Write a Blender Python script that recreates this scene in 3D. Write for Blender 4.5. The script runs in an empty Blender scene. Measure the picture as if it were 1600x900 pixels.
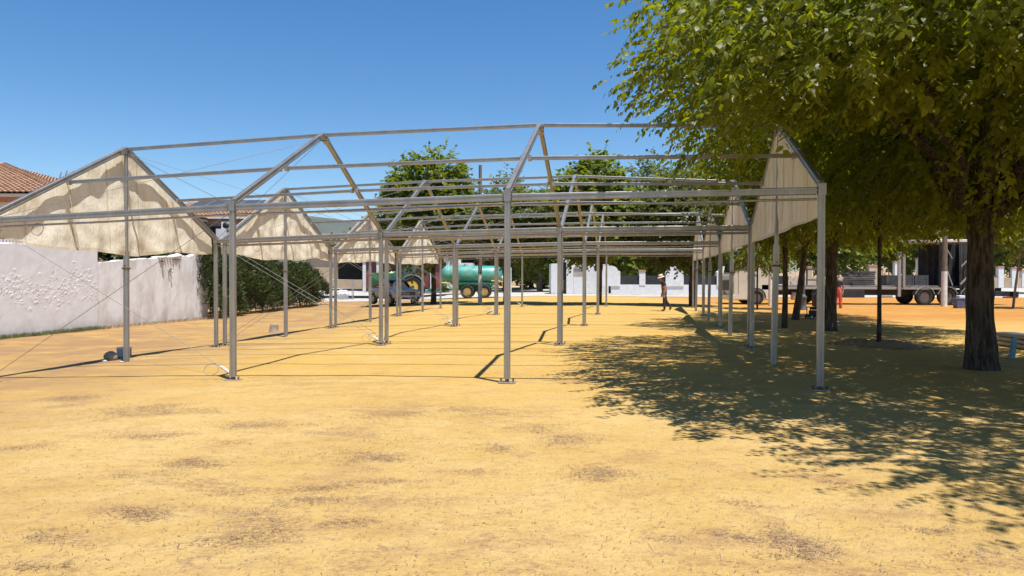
import bpy, math, random
import numpy as np
from mathutils import Vector, Matrix
random.seed(7); RNG = np.random.default_rng(11)
SC = bpy.context.scene; COL = SC.collection
rad = math.radians

# ------------------------------------------------------------------ camera, sky, sun, exposure
F_PX, PITCH, ROLL, CAM_H = 1155.0, 0.01622, 0.0031, 1.55
fwd = Vector((0, math.cos(PITCH), -math.sin(PITCH))); up0 = Vector((0, math.sin(PITCH), math.cos(PITCH))); rt0 = Vector((1, 0, 0))
rt = rt0 * math.cos(ROLL) + up0 * math.sin(ROLL); upv = up0 * math.cos(ROLL) - rt0 * math.sin(ROLL)
cam_data = bpy.data.cameras.new('camera'); cam = bpy.data.objects.new('camera', cam_data); COL.objects.link(cam)
cam_data.sensor_width = 36; cam_data.lens = 36 * F_PX / 1600; cam_data.clip_end = 12000; cam_data.clip_start = .05
M = Matrix((rt, upv, -fwd)).transposed().to_4x4(); M.translation = (0, 0, CAM_H); cam.matrix_world = M
SC.camera = cam

SUN_DIR = Vector((.47, -.70, 2.7)).normalized()
SUN_EL = math.asin(SUN_DIR.z); SUN_AZ = math.atan2(SUN_DIR.x, SUN_DIR.y)
w = bpy.data.worlds.new('World'); SC.world = w; w.use_nodes = True
nt = w.node_tree; bg = nt.nodes['Background']; sky = nt.nodes.new('ShaderNodeTexSky'); sky.sky_type = 'NISHITA'
sky.sun_disc = False; sky.sun_elevation = SUN_EL; sky.sun_rotation = SUN_AZ; sky.air_density = .9; sky.dust_density = 0; sky.ozone_density = 3.0; sky.altitude = 0
bg.inputs['Strength'].default_value = .094
hs = nt.nodes.new('ShaderNodeHueSaturation'); hs.inputs['Saturation'].default_value = 1.3; nt.links.new(sky.outputs[0], hs.inputs['Color']); nt.links.new(hs.outputs[0], bg.inputs[0])
sl = bpy.data.lights.new('sun', 'SUN'); sl.energy = 4.8; sl.angle = rad(.53); sl.color = (1, .98, .955)
so = bpy.data.objects.new('sun', sl); COL.objects.link(so); so.rotation_euler = (-SUN_DIR).to_track_quat('-Z', 'Y').to_euler(); so.location = (0, -5, 60)
SC.view_settings.view_transform = 'Standard'; SC.view_settings.look = 'None'; SC.view_settings.exposure = .62; SC.view_settings.gamma = 1
SC.cycles.max_bounces = 8; SC.cycles.transparent_max_bounces = 8; SC.cycles.sample_clamp_indirect = 6

# ------------------------------------------------------------------ terrain function
def G(x, y):
    x = np.clip(x, -10.5, 11); z = np.clip(y, 0, 37) - 10
    return .0094 * x - .0135 * z - .0018 * x * x + .0004 * z * z + .0005 * x * z
def ray(px, py):
    a, b = px - 800, py - 450
    c, s = math.cos(ROLL), math.sin(ROLL)
    a, b = a * c + b * s, b * c - a * s
    return (rt0 * a - up0 * b + fwd * F_PX).normalized()
def at(px, py):
    d = ray(px, py); t = 30.0
    for _ in range(60):
        p = d * t; t = t * .5 + .5 * (G(p.x, p.y) - CAM_H) / d.z
    p = d * t; return Vector((p.x, p.y, G(p.x, p.y)))
def at_y(px, py, y):                                     # the point of a ray at ground distance y
    d = ray(px, py); d = d * (y / d.y); return Vector((d.x, d.y, d.z + CAM_H))
def gp(x, y, dz=0): return Vector((x, y, float(G(x, y)) + dz))

# ------------------------------------------------------------------ materials
MATS = {}
def nodes_of(m): return m.node_tree.nodes, m.node_tree.links
def mat(name, c1, c2=None, rough=.6, metal=0, scale=6, bump=0, bscale=None, stretch=None, detail=6, lo=.35, hi=.65, spec=.5, world=False, coat=0, dist=.02, foot=False):
    if name in MATS: return MATS[name]
    m = bpy.data.materials.new(name); m.use_nodes = True; n, l = nodes_of(m); b = n['Principled BSDF']
    b.inputs['Roughness'].default_value = rough; b.inputs['Metallic'].default_value = metal; b.inputs['Specular IOR Level'].default_value = spec
    if coat: b.inputs['Coat Weight'].default_value = coat; b.inputs['Coat Roughness'].default_value = .08
    tc = n.new('ShaderNodeNewGeometry') if world else n.new('ShaderNodeTexCoord')
    src = tc.outputs['Position'] if world else tc.outputs['Object']
    if stretch:
        mp = n.new('ShaderNodeMapping'); mp.inputs['Scale'].default_value = stretch; l.new(src, mp.inputs[0]); src = mp.outputs[0]
    if c2 is None: b.inputs['Base Color'].default_value = (*c1, 1)
    else:
        no = n.new('ShaderNodeTexNoise'); no.inputs['Scale'].default_value = scale; no.inputs['Detail'].default_value = detail; no.inputs['Roughness'].default_value = .65; l.new(src, no.inputs['Vector'])
        r = n.new('ShaderNodeValToRGB'); r.color_ramp.elements[0].position = lo; r.color_ramp.elements[1].position = hi
        r.color_ramp.elements[0].color = (*c1, 1); r.color_ramp.elements[1].color = (*c2, 1)
        l.new(no.outputs[0], r.inputs[0]); l.new(r.outputs[0], b.inputs['Base Color'])
    if foot:
        fa = n.new('ShaderNodeAttribute'); fa.attribute_name = 'foot'; fn = n.new('ShaderNodeTexNoise'); fn.inputs['Scale'].default_value = 3.5; fn.inputs['Detail'].default_value = 9; l.new(src, fn.inputs['Vector'])
        fr = n.new('ShaderNodeMapRange'); fr.inputs[1].default_value = .3; fr.inputs[2].default_value = .62; l.new(fn.outputs[0], fr.inputs[0]); fm_ = n.new('ShaderNodeMath'); fm_.operation = 'MULTIPLY'; l.new(fa.outputs['Fac'], fm_.inputs[0]); l.new(fr.outputs[0], fm_.inputs[1])
        mx = n.new('ShaderNodeMixRGB'); l.new(fm_.outputs[0], mx.inputs[0]); l.new(r.outputs[0], mx.inputs[1]); mx.inputs[2].default_value = (.36, .25, .15, 1); l.new(mx.outputs[0], b.inputs['Base Color'])
    if bump:
        nb = n.new('ShaderNodeTexNoise'); nb.inputs['Scale'].default_value = bscale or scale * 3; nb.inputs['Detail'].default_value = 8; l.new(src, nb.inputs['Vector'])
        bp = n.new('ShaderNodeBump'); bp.inputs['Strength'].default_value = bump; bp.inputs['Distance'].default_value = dist
        l.new(nb.outputs[0], bp.inputs['Height']); l.new(bp.outputs[0], b.inputs['Normal'])
    MATS[name] = m; return m
def leaf_mat(name, c1, c2, trans=.5, tcol=None, rough=.45):
    if name in MATS: return MATS[name]
    m = bpy.data.materials.new(name); m.use_nodes = True; n, l = nodes_of(m); b = n['Principled BSDF']; out = n['Material Output']
    at_ = n.new('ShaderNodeAttribute'); at_.attribute_name = 'tint'
    oi = n.new('ShaderNodeObjectInfo')
    r = n.new('ShaderNodeValToRGB'); r.color_ramp.elements[0].color = (*c1, 1); r.color_ramp.elements[1].color = (*c2, 1)
    l.new(at_.outputs['Fac'], r.inputs[0]); l.new(r.outputs[0], b.inputs['Base Color'])
    b.inputs['Roughness'].default_value = rough; b.inputs['Specular IOR Level'].default_value = .45
    t = n.new('ShaderNodeBsdfTranslucent'); g = n.new('ShaderNodeMixRGB'); g.blend_type = 'MULTIPLY'; g.inputs[0].default_value = 1
    g.inputs[2].default_value = (*(tcol or (1.6, 1.5, .35)), 1); l.new(r.outputs[0], g.inputs[1]); l.new(g.outputs[0], t.inputs[0])
    mx = n.new('ShaderNodeMixShader'); mx.inputs[0].default_value = trans; l.new(b.outputs[0], mx.inputs[1]); l.new(t.outputs[0], mx.inputs[2]); l.new(mx.outputs[0], out.inputs[0])
    MATS[name] = m; return m
def canvas_mat():
    m = bpy.data.materials.new('cream canvas'); m.use_nodes = True; n, l = nodes_of(m); b = n['Principled BSDF']; out = n['Material Output']
    tc = n.new('ShaderNodeNewGeometry'); mp = n.new('ShaderNodeMapping'); mp.inputs['Scale'].default_value = (1.6, 1.6, .5); l.new(tc.outputs['Position'], mp.inputs[0])
    no = n.new('ShaderNodeTexNoise'); no.inputs['Scale'].default_value = 2.4; no.inputs['Detail'].default_value = 7; l.new(mp.outputs[0], no.inputs[0])
    r = n.new('ShaderNodeValToRGB'); r.color_ramp.elements[0].position = .3; r.color_ramp.elements[1].position = .62
    r.color_ramp.elements[0].color = (.74, .65, .47, 1); r.color_ramp.elements[1].color = (.87, .81, .66, 1); l.new(no.outputs[0], r.inputs[0]); l.new(r.outputs[0], b.inputs['Base Color'])
    b.inputs['Roughness'].default_value = .8; b.inputs['Specular IOR Level'].default_value = .2
    n2 = n.new('ShaderNodeTexNoise'); n2.inputs['Scale'].default_value = 16; n2.inputs['Detail'].default_value = 5; l.new(mp.outputs[0], n2.inputs[0])
    bp = n.new('ShaderNodeBump'); bp.inputs['Strength'].default_value = .45; bp.inputs['Distance'].default_value = .04; l.new(n2.outputs[0], bp.inputs['Height']); l.new(bp.outputs[0], b.inputs['Normal'])
    t = n.new('ShaderNodeBsdfTranslucent'); l.new(r.outputs[0], t.inputs[0])
    mx = n.new('ShaderNodeMixShader'); mx.inputs[0].default_value = .22; l.new(b.outputs[0], mx.inputs[1]); l.new(t.outputs[0], mx.inputs[2]); l.new(mx.outputs[0], out.inputs[0])
    return m
def sand_mat():
    m = bpy.data.materials.new('ochre sand'); m.use_nodes = True; n, l = nodes_of(m); b = n['Principled BSDF']
    b.inputs['Roughness'].default_value = .95; b.inputs['Specular IOR Level'].default_value = .15
    pos = n.new('ShaderNodeNewGeometry').outputs['Position']
    def noise(scale, detail=6, rough=.6, st=None):
        src = pos
        if st: mp = n.new('ShaderNodeMapping'); mp.inputs['Scale'].default_value = st[0]; mp.inputs['Rotation'].default_value = (0, 0, st[1]); l.new(pos, mp.inputs[0]); src = mp.outputs[0]
        x = n.new('ShaderNodeTexNoise'); x.inputs['Scale'].default_value = scale; x.inputs['Detail'].default_value = detail; x.inputs['Roughness'].default_value = rough; l.new(src, x.inputs['Vector']); return x.outputs[0]
    def ramp(s, lo, hi):
        r = n.new('ShaderNodeMapRange'); r.inputs[1].default_value = lo; r.inputs[2].default_value = hi; l.new(s, r.inputs[0]); return r.outputs[0]
    def mul(a, c):
        x = n.new('ShaderNodeMath'); x.operation = 'MULTIPLY'; l.new(a, x.inputs[0])
        if isinstance(c, float): x.inputs[1].default_value = c
        else: l.new(c, x.inputs[1])
        return x.outputs[0]
    def mix(f, a, c):
        x = n.new('ShaderNodeMixRGB'); l.new(f, x.inputs[0])
        for i, v in ((1, a), (2, c)):
            if isinstance(v, tuple): x.inputs[i].default_value = (*v, 1)
            else: l.new(v, x.inputs[i])
        return x.outputs[0]
    c = mix(ramp(noise(.35, 5), .3, .7), SAND1, SAND2)
    c = mix(mul(ramp(noise(1.6, 8, .7), .48, .75), .55), c, (.60, .44, .21))
    c = mix(mul(ramp(noise(1.5, 10, .8, ((.8, 1.1, 1), .3)), .50, .64), .7), c, (.39, .22, .085))
    c = mix(mul(ramp(noise(55, 4, .7), .48, .72), .55), c, (.33, .205, .10))
    c = mix(mul(ramp(noise(13, 9, .8, ((.9, 1.1, 1), .1)), .5, .64), .6), c, (.36, .205, .075))
    xs = n.new('ShaderNodeSeparateXYZ'); l.new(pos, xs.inputs[0])
    fresh = mul(ramp(xs.outputs[1], 7.5, 12.5), ramp(noise(.9, 8, .7, ((.7, 1.1, 1), .2)), .3, .58))
    c = mix(mul(fresh, .7), c, (.50, .295, .06))
    # browner trampled earth on the left of the site, orange new fill round the lorry
    left = mul(ramp(xs.outputs[0], -4., -8.5), ramp(noise(.8, 8, .7), .3, .55))
    c = mix(mul(left, .9), c, (.29, .165, .08))
    yr = ramp(xs.outputs[1], 24., 31.); xr = ramp(xs.outputs[0], 9., 14.)
    c = mix(mul(mul(mul(yr, xr), ramp(noise(.7, 8, .7), .25, .5)), 1.0), c, (.43, .19, .04))
    # mask of dry-grass litter patches
    at_ = n.new('ShaderNodeAttribute'); at_.attribute_name = 'litter'
    ad0 = n.new('ShaderNodeMath'); ad0.operation = 'ADD'; l.new(at_.outputs['Fac'], ad0.inputs[0]); l.new(mul(noise(2.6, 10, .78, ((.6, 1.3, 1), .25)), 1.5), ad0.inputs[1])
    litter = mul(ramp(ad0.outputs[0], .86, 1.0), ramp(noise(26, 5, .8), .44, .53))
    c = mix(mul(litter, .75), c, (.30, .175, .085))
    trk = ramp(noise(1.0, 5, .6, ((.16, 1.8, 1), -.45)), .5, .66)
    c = mix(mul(trk, .15), c, (.62, .45, .21))
    # faint tyre tracks curving over the left foreground
    def arc(cx, cy, r_, wd):
        ds = n.new('ShaderNodeVectorMath'); ds.operation = 'DISTANCE'; l.new(pos, ds.inputs[0]); ds.inputs[1].default_value = (cx, cy, -.05)
        sb = n.new('ShaderNodeMath'); sb.operation = 'SUBTRACT'; l.new(ds.outputs['Value'], sb.inputs[0]); sb.inputs[1].default_value = r_
        ab = n.new('ShaderNodeMath'); ab.operation = 'ABSOLUTE'; l.new(sb.outputs[0], ab.inputs[0]); return ramp(ab.outputs[0], wd, wd * .6)
    def addn(a, c_):
        x = n.new('ShaderNodeMath'); x.operation = 'MAXIMUM'; l.new(a, x.inputs[0]); l.new(c_, x.inputs[1]); return x.outputs[0]
    tyre = addn(addn(arc(13.2, -2.7, 20, .13), arc(13.2, -2.7, 21.55, .13)), addn(arc(-16, 1.5, 19.2, .12), arc(-16, 1.5, 20.7, .12)))
    tyre = mul(mul(tyre, ramp(noise(1.3, 6, .6), .42, .6)), ramp(noise(14, 3, .5), .38, .58))
    c = mix(mul(tyre, .38), c, (.36, .22, .09))
    l.new(c, b.inputs['Base Color'])
    bp = n.new('ShaderNodeBump'); bp.inputs['Strength'].default_value = .7; bp.inputs['Distance'].default_value = .045
    ad = n.new('ShaderNodeMath'); ad.operation = 'ADD'; l.new(noise(9, 10, .7), ad.inputs[0]); l.new(mul(noise(70, 4), .4), ad.inputs[1]); l.new(ad.outputs[0], bp.inputs['Height']); l.new(bp.outputs[0], b.inputs['Normal'])
    return m
SAND1, SAND2 = (.47, .295, .080), (.57, .39, .145)

m_alu = mat('weathered aluminium', (.28, .265, .245), (.42, .405, .385), rough=.40, metal=.7, scale=5, bump=.08, stretch=(1, 1, .35), world=True, lo=.25, hi=.75)
m_steel = mat('dull galvanised steel', (.33, .31, .28), (.5, .48, .45), rough=.5, metal=.7, scale=20)
m_rust = mat('rusty iron', (.10, .045, .02), (.22, .12, .06), rough=.8, metal=.2, scale=30, bump=.3)
m_cable = mat('steel cable', (.22, .21, .2), rough=.5, metal=.5)
m_canvas = canvas_mat()
m_seam = mat('doubled canvas seam', (.56, .47, .33), (.68, .60, .45), rough=.85, scale=9, world=True)
m_plaster = mat('white rough plaster', (.72, .71, .70), (.82, .81, .80), rough=.9, scale=2.2, bump=.2, foot=True, bscale=5, world=True)
m_plaster_stained = mat('stained white plaster', (.52, .48, .45), (.78, .76, .74), rough=.9, scale=1.6, foot=True, bump=.18, bscale=9, stretch=(1, 1, .5), world=True, lo=.3, hi=.55)
m_white = mat('white paint', (.60, .595, .58), (.70, .69, .68), rough=.8, scale=3)
m_concrete = mat('pale concrete', (.38, .34, .29), (.50, .46, .40), rough=.9, scale=.8, bump=.2, world=True)
m_bark = mat('brown bark', (.022, .016, .011), (.125, .09, .062), rough=.95, lo=.40, hi=.62, scale=7, bump=1.0, bscale=7, stretch=(2.6, 2.6, .4), world=True, dist=.07)
m_bark_pale = mat('pale bark', (.12, .09, .065), (.23, .19, .15), rough=.95, scale=5, bump=.6, bscale=14, stretch=(2, 2, .5), world=True)
m_whitewash = mat('whitewash', (.58, .55, .50), (.78, .76, .72), rough=.9, scale=5, bump=.4)
m_oldwood = mat('old pole wood', (.13, .10, .08), (.22, .18, .15), rough=.9, scale=6, stretch=(3, 3, .3), bump=.4)
m_tile = mat('terracotta tile', (.27, .145, .08), (.42, .25, .155), rough=.85, scale=2.5, world=True, bump=.2)
m_leaf = leaf_mat('elm leaf', (.085, .105, .007), (.205, .215, .014), trans=.54, tcol=(1.9, 1.9, .18))
m_leaf_plane = leaf_mat('plane leaf', (.085, .120, .012), (.185, .215, .028), trans=.5, tcol=(1.9, 1.8, .25))
m_leaf_grey = leaf_mat('feathery leaf', (.075, .098, .030), (.155, .180, .060), trans=.46, tcol=(1.7, 1.65, .4))
m_leaf_dark = leaf_mat('oleander leaf', (.035, .055, .014), (.10, .125, .035), trans=.3, tcol=(1.2, 1.2, .4))
m_flower = mat('pink oleander petal', (.55, .09, .12), (.65, .20, .22), rough=.7, scale=4)
m_black = mat('black rubber', (.016, .016, .016), (.035, .034, .032), rough=.8, scale=8)
m_tyre = mat('dusty tyre', (.014, .013, .012), (.042, .037, .032), rough=.9, scale=9, bump=.2)
m_dark = mat('dark metal', (.02, .021, .023), (.045, .045, .048), rough=.55, metal=.3, scale=5)
m_glass = mat('dark vehicle glass', (.015, .02, .024), rough=.06, spec=.8)

# ------------------------------------------------------------------ mesh building helpers
class MB:
    def __init__(s): s.v = []; s.f = []; s.m = []; s.sm = []
    def add(s, vs, fs, m=0, sm=False):
        o = len(s.v); s.v.extend(tuple(p) for p in vs)
        for f in fs: s.f.append(tuple(i + o for i in f)); s.m.append(m); s.sm.append(sm)
        return s
    def box(s, c, d, m=0, rz=0, R=None):
        hx, hy, hz = d[0] / 2, d[1] / 2, d[2] / 2; vs = []
        for x, y, z in ((-hx, -hy, -hz), (hx, -hy, -hz), (hx, hy, -hz), (-hx, hy, -hz), (-hx, -hy, hz), (hx, -hy, hz), (hx, hy, hz), (-hx, hy, hz)):
            p = Vector((x, y, z))
            if R is not None: p = R @ p
            elif rz: p = Matrix.Rotation(rz, 3, 'Z') @ p
            vs.append(p + Vector(c))
        return s.add(vs, [(0, 3, 2, 1), (4, 5, 6, 7), (0, 1, 5, 4), (1, 2, 6, 5), (2, 3, 7, 6), (3, 0, 4, 7)], m)
    def extr(s, p0, p1, prof, side, m=0):
        """profile (a along side, b along the third axis) swept from p0 to p1"""
        p0, p1 = Vector(p0), Vector(p1); d = (p1 - p0).normalized(); a = Vector(side); a = (a - d * a.dot(d)).normalized(); b = d.cross(a)
        n = len(prof); vs = [p + a * u + b * v for p in (p0, p1) for u, v in prof]
        fs = [(i, (i + 1) % n, n + (i + 1) % n, n + i) for i in range(n)] + [tuple(range(n))[::-1], tuple(range(n, 2 * n))]
        return s.add(vs, fs, m)
    def tube(s, pts, r, n=8, m=0, cap=True, sm=True, jit=0, rnd=None):
        pts = [Vector(p) for p in pts]; rs = r if isinstance(r, (list, tuple)) else [r] * len(pts); vs = []; a = None
        for i, p in enumerate(pts):
            d = (pts[min(i + 1, len(pts) - 1)] - pts[max(i - 1, 0)]).normalized()
            if a is None: a = d.orthogonal().normalized()
            a = (a - d * a.dot(d)).normalized(); b = d.cross(a)
            for k in range(n):
                t = 2 * math.pi * k / n; q = rs[i] * (1 + (jit * (rnd or random).uniform(-1, 1) if jit else 0))
                vs.append(p + a * math.cos(t) * q + b * math.sin(t) * q)
        fs = [(i * n + k, i * n + (k + 1) % n, (i + 1) * n + (k + 1) % n, (i + 1) * n + k) for i in range(len(pts) - 1) for k in range(n)]
        s.add(vs, fs, m, sm)
        if cap: s.add([vs[k] for k in range(n)], [tuple(range(n))[::-1]], m); s.add(vs[-n:], [tuple(range(n))], m)
        return s
    def lathe(s, prof, c, axis='Z', n=24, m=0, sm=True, close=False):
        """prof: (radius, height along axis)"""
        vs = []
        for r, h in prof:
            for k in range(n):
                t = 2 * math.pi * k / n; x, y = r * math.cos(t), r * math.sin(t)
                vs.append(Vector(c) + Vector({'Z': (x, y, h), 'X': (h, x, y), 'Y': (y, h, x)}[axis]))
        k_ = len(prof); fs = []
        for i in range(k_ if close else k_ - 1):
            j = (i + 1) % k_
            fs += [(i * n + k, i * n + (k + 1) % n, j * n + (k + 1) % n, j * n + k) for k in range(n)]
        s.add(vs, fs, m, sm)
        if not close:
            if prof[0][0] > 1e-4: s.add(vs[:n], [tuple(range(n))[::-1]], m)
            if prof[-1][0] > 1e-4: s.add(vs[-n:], [tuple(range(n))], m)
        return s
    def prism(s, poly, y0, y1, m=0):                     # poly in x,z
        n = len(poly); vs = [(x, y, z) for y in (y0, y1) for x, z in poly]
        return s.add(vs, [(i, (i + 1) % n, n + (i + 1) % n, n + i) for i in range(n)] + [tuple(range(n))[::-1], tuple(range(n, 2 * n))], m)
    def ball(s, c, r, m=0, n=10, k=6, sc=(1, 1, 1)):
        vs = []; fs = []
        for i in range(k + 1):
            p = math.pi * i / k
            for j in range(n):
                t = 2 * math.pi * j / n; vs.append((c[0] + r * sc[0] * math.sin(p) * math.cos(t), c[1] + r * sc[1] * math.sin(p) * math.sin(t), c[2] + r * sc[2] * math.cos(p)))
        fs = [(i * n + j, (i + 1) * n + j, (i + 1) * n + (j + 1) % n, i * n + (j + 1) % n) for i in range(k) for j in range(n)]
        return s.add(vs, fs, m, True)
    def obj(s, name, mats, parent=None, origin=None, bevel=0, kind=None, rel=True):
        """origin: world point the vertices are given in relation to when they come in world coordinates"""
        mats = mats if isinstance(mats, (list, tuple)) else [mats]
        o = Vector(origin) if origin is not None else None
        me = bpy.data.meshes.new(name); me.from_pydata(s.v if o is None else [(p[0] - o.x, p[1] - o.y, p[2] - o.z) for p in s.v], [], s.f)
        for m in mats: me.materials.append(m)
        me.polygons.foreach_set('material_index', s.m); me.polygons.foreach_set('use_smooth', s.sm); me.update()
        ob = bpy.data.objects.new(name, me); COL.objects.link(ob)
        if parent is not None: ob.parent = parent
        elif o is not None: ob.location = o
        if bevel:
            bm = ob.modifiers.new('bevel', 'BEVEL'); bm.width = bevel; bm.segments = 2; bm.limit_method = 'ANGLE'; bm.angle_limit = rad(40)
        if kind: ob['kind'] = kind
        return ob
def tag(o, label, cat, group=None):
    o['label'] = label; o['category'] = cat
    if group: o['group'] = group
    return o
def thing(name, label, cat, loc=(0, 0, 0), rz=0, group=None, s=1):
    o = bpy.data.objects.new(name, None); COL.objects.link(o); o.location = loc; o.rotation_euler = (0, 0, rz); o.scale = (s, s, s); o.empty_display_size = .3
    return tag(o, label, cat, group)
def struct(o): o['kind'] = 'structure'; return o
def rect(wd, h, g=0):
    a, b = wd / 2, h / 2
    if not g: return [(-a, -b), (a, -b), (a, b), (-a, b)]
    q = .16 * wd; r = .16 * h; c = .12 * min(wd, h)      # chamfered corners and a keder groove on every face
    return [(-a + c, -b), (-q, -b), (-q * .8, -b + g), (q * .8, -b + g), (q, -b), (a - c, -b), (a, -b + c), (a, -r), (a - g, -r * .8), (a - g, r * .8), (a, r), (a, b - c),
            (a - c, b), (q, b), (q * .8, b - g), (-q * .8, b - g), (-q, b), (-a + c, b), (-a, b - c), (-a, r), (-a + g, r * .8), (-a + g, -r * .8), (-a, -r), (-a, -b + c)]
def copy_tree(o, parent=None):
    c = o.copy(); COL.objects.link(c)
    if parent is not None: c.parent = parent
    for ch in list(o.children): copy_tree(ch, c)
    return c
def sheet(name, x0, x1, y0, y1, nx, ny, dz, m, parent=None, jitter=None):
    mb = MB(); xs = np.linspace(x0, x1, nx + 1); ys = np.linspace(y0, y1, ny + 1); vs = []
    for j, y in enumerate(ys):
        for i, x in enumerate(xs):
            yy = y + (jitter(x) if jitter and j == 0 else 0); vs.append((x, yy, float(G(x, yy)) + dz))
    fs = [(j * (nx + 1) + i, j * (nx + 1) + i + 1, (j + 1) * (nx + 1) + i + 1, (j + 1) * (nx + 1) + i) for j in range(ny) for i in range(nx)]
    return mb.add(vs, fs).obj(name, m, parent)

# ------------------------------------------------------------------ ground, pavement, far land
def axis(fine0, fine1, step, far0, far1, k=1.35):
    a = list(np.arange(fine0, fine1 + step / 2, step)); d = step
    while a[-1] < far1: d *= k; a.append(a[-1] + d)
    d = step
    while a[0] > far0: d *= k; a.insert(0, a[0] - d)
    return np.array(a)
gx, gy = axis(-22, 22, .16, -4000, 4000), axis(1, 48, .16, -60, 5200)
X, Y = np.meshgrid(gx, gy); Z = G(X, Y)
def wob(x, y, seed=0):
    r = np.random.default_rng(seed); o = np.zeros_like(x)
    for k in range(10):
        f = .5 * 1.55 ** k; a = r.uniform(0, 6.28); o += np.sin((x * math.cos(a) + y * math.sin(a)) * f + r.uniform(0, 6.28)) / (1.45 ** k)
    return o
Zf = Z + .009 * wob(X, Y, 3) * ((np.abs(X) < 22) & (Y < 48) & (Y > 1))
# the ruts of the new fill near the lorry
rut = ((X > 8) & (Y > 20) & (Y < 44) & (X < 22)); Zf += rut * .016 * np.sin(Y * 3.1 + 1.4 * np.sin(X * .35) + X * .9) * (.5 + .5 * np.sin(X * .7 + Y))
nxg, nyg = len(gx), len(gy)
me = bpy.data.meshes.new('ground'); idx = np.arange(nxg * nyg).reshape(nyg, nxg)
q = np.stack([idx[:-1, :-1], idx[:-1, 1:], idx[1:, 1:], idx[1:, :-1]], -1).reshape(-1, 4)
me.vertices.add(nxg * nyg); me.vertices.foreach_set('co', np.stack([X, Y, Zf], -1).astype(np.float32).ravel())
me.loops.add(q.size); me.loops.foreach_set('vertex_index', q.ravel().astype(np.int32)); me.polygons.add(len(q))
me.polygons.foreach_set('loop_start', np.arange(0, q.size, 4, dtype=np.int32)); me.polygons.foreach_set('loop_total', np.full(len(q), 4, np.int32)); me.update(calc_edges=True)
me.polygons.foreach_set('use_smooth', np.ones(len(q), bool)); me.materials.append(sand_mat())
PATCH = [(257, 725, 60, 12), (310, 757, 60, 9), (515, 700, 65, 16), (370, 825, 50, 42), (345, 850, 75, 12), (100, 845, 42, 10), (200, 805, 50, 10), (500, 827, 52, 8), (425, 750, 65, 10), (440, 780, 60, 10), (280, 635, 110, 12), (650, 645, 75, 10),
    (120, 625, 70, 8), (240, 675, 60, 10), (690, 637, 40, 7), (1125, 835, 60, 40), (1070, 782, 45, 10), (1275, 742, 35, 9), (1440, 860, 55, 7), (860, 665, 55, 22), (850, 720, 70, 12), (1160, 882, 65, 9), (890, 600, 60, 6), (600, 715, 50, 9), (440, 660, 80, 9), (60, 700, 60, 8),
    (560, 670, 80, 9), (770, 640, 50, 7), (330, 690, 60, 8), (480, 735, 45, 8), (1010, 845, 50, 9), (150, 760, 50, 8), (1330, 810, 40, 8), (980, 700, 45, 8), (390, 640, 60, 7), (720, 690, 40, 7), (930, 860, 40, 7), (40, 880, 50, 9), (250, 870, 45, 7), (610, 800, 35, 7)]
PATCHES = []
for px, py, wx, wy in PATCH:
    p = at(px, py); PATCHES.append((p.x, p.y, wx * p.y / F_PX * .8, (at(px, py - wy).y - p.y) * .8))
def litter_field(x, y):
    o = np.zeros_like(x); x, y = x + .30 * wob(x * 1.4, y * 1.4, 31), y + .24 * wob(x * 1.7, y * 1.7, 32)
    for px, py, sx, sy in PATCHES: o = np.maximum(o, np.exp(-((x - px + .35 * (y - py)) / sx) ** 2 - ((y - py) / sy) ** 2))
    return o
at2 = me.attributes.new('litter', 'FLOAT', 'POINT'); at2.data.foreach_set('value', np.clip(litter_field(X, Y) * .38 + .07 * wob(X * 1.5, Y * 1.5, 21) * (Y < 18), 0, 1).astype(np.float32).ravel())
ground = bpy.data.objects.new('ground', me); COL.objects.link(ground); struct(ground)
struct(sheet('pavement', -60, 90, 57.5, 112, 60, 20, .02, m_concrete, jitter=lambda x: .5 * math.sin(x * .4) + .3 * math.sin(x * 1.1)))
m_dry = mat('dry grass slope', (.26, .17, .09), (.40, .28, .15), rough=.95, scale=.25, bump=.5, world=True)
m_field = mat('olive groves', (.10, .11, .05), (.30, .27, .13), rough=.95, scale=.035, world=True)
m_hill = mat('wooded hills', (.04, .055, .032), (.10, .095, .055), rough=.95, scale=.006, world=True)
def ridge(name, y0, y1, x0, x1, h, m, amp, seed, n=80, k=14):
    r = random.Random(seed); ph = [(r.uniform(.6, 1), r.uniform(0, 6.28)) for _ in range(6)]; vs = []; mb = MB()
    for j in range(k + 1):
        t = j / k
        for i in range(n + 1):
            x = x0 + (x1 - x0) * i / n; u = 14 * i / n
            top = h + amp * sum(math.sin(u * a * (1 + .7 * q) + b) / (1 + q) for q, (a, b) in enumerate(ph))
            z = -1.0 + (top + 1) * (.5 - .5 * math.cos(math.pi * min(1, t * 1.35))) + amp * .12 * math.sin(u * 7 + j)
            if t > .8: z *= 1 - (t - .8) * 2
            vs.append((x, y0 + (y1 - y0) * t, z))
    mb.add(vs, [(j * (n + 1) + i, j * (n + 1) + i + 1, (j + 1) * (n + 1) + i + 1, (j + 1) * (n + 1) + i) for j in range(k) for i in range(n)], 0, True)
    return struct(mb.obj(name, m))
ridge('embankment', 112, 150, -20, 110, 3.4, m_dry, .5, 5)
ridge('field', 260, 760, -700, 700, 38, m_field, 3, 9)
ridge('hills', 1300, 2900, -2600, 2600, 172, m_hill, 26, 12, n=160, k=20)

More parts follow.
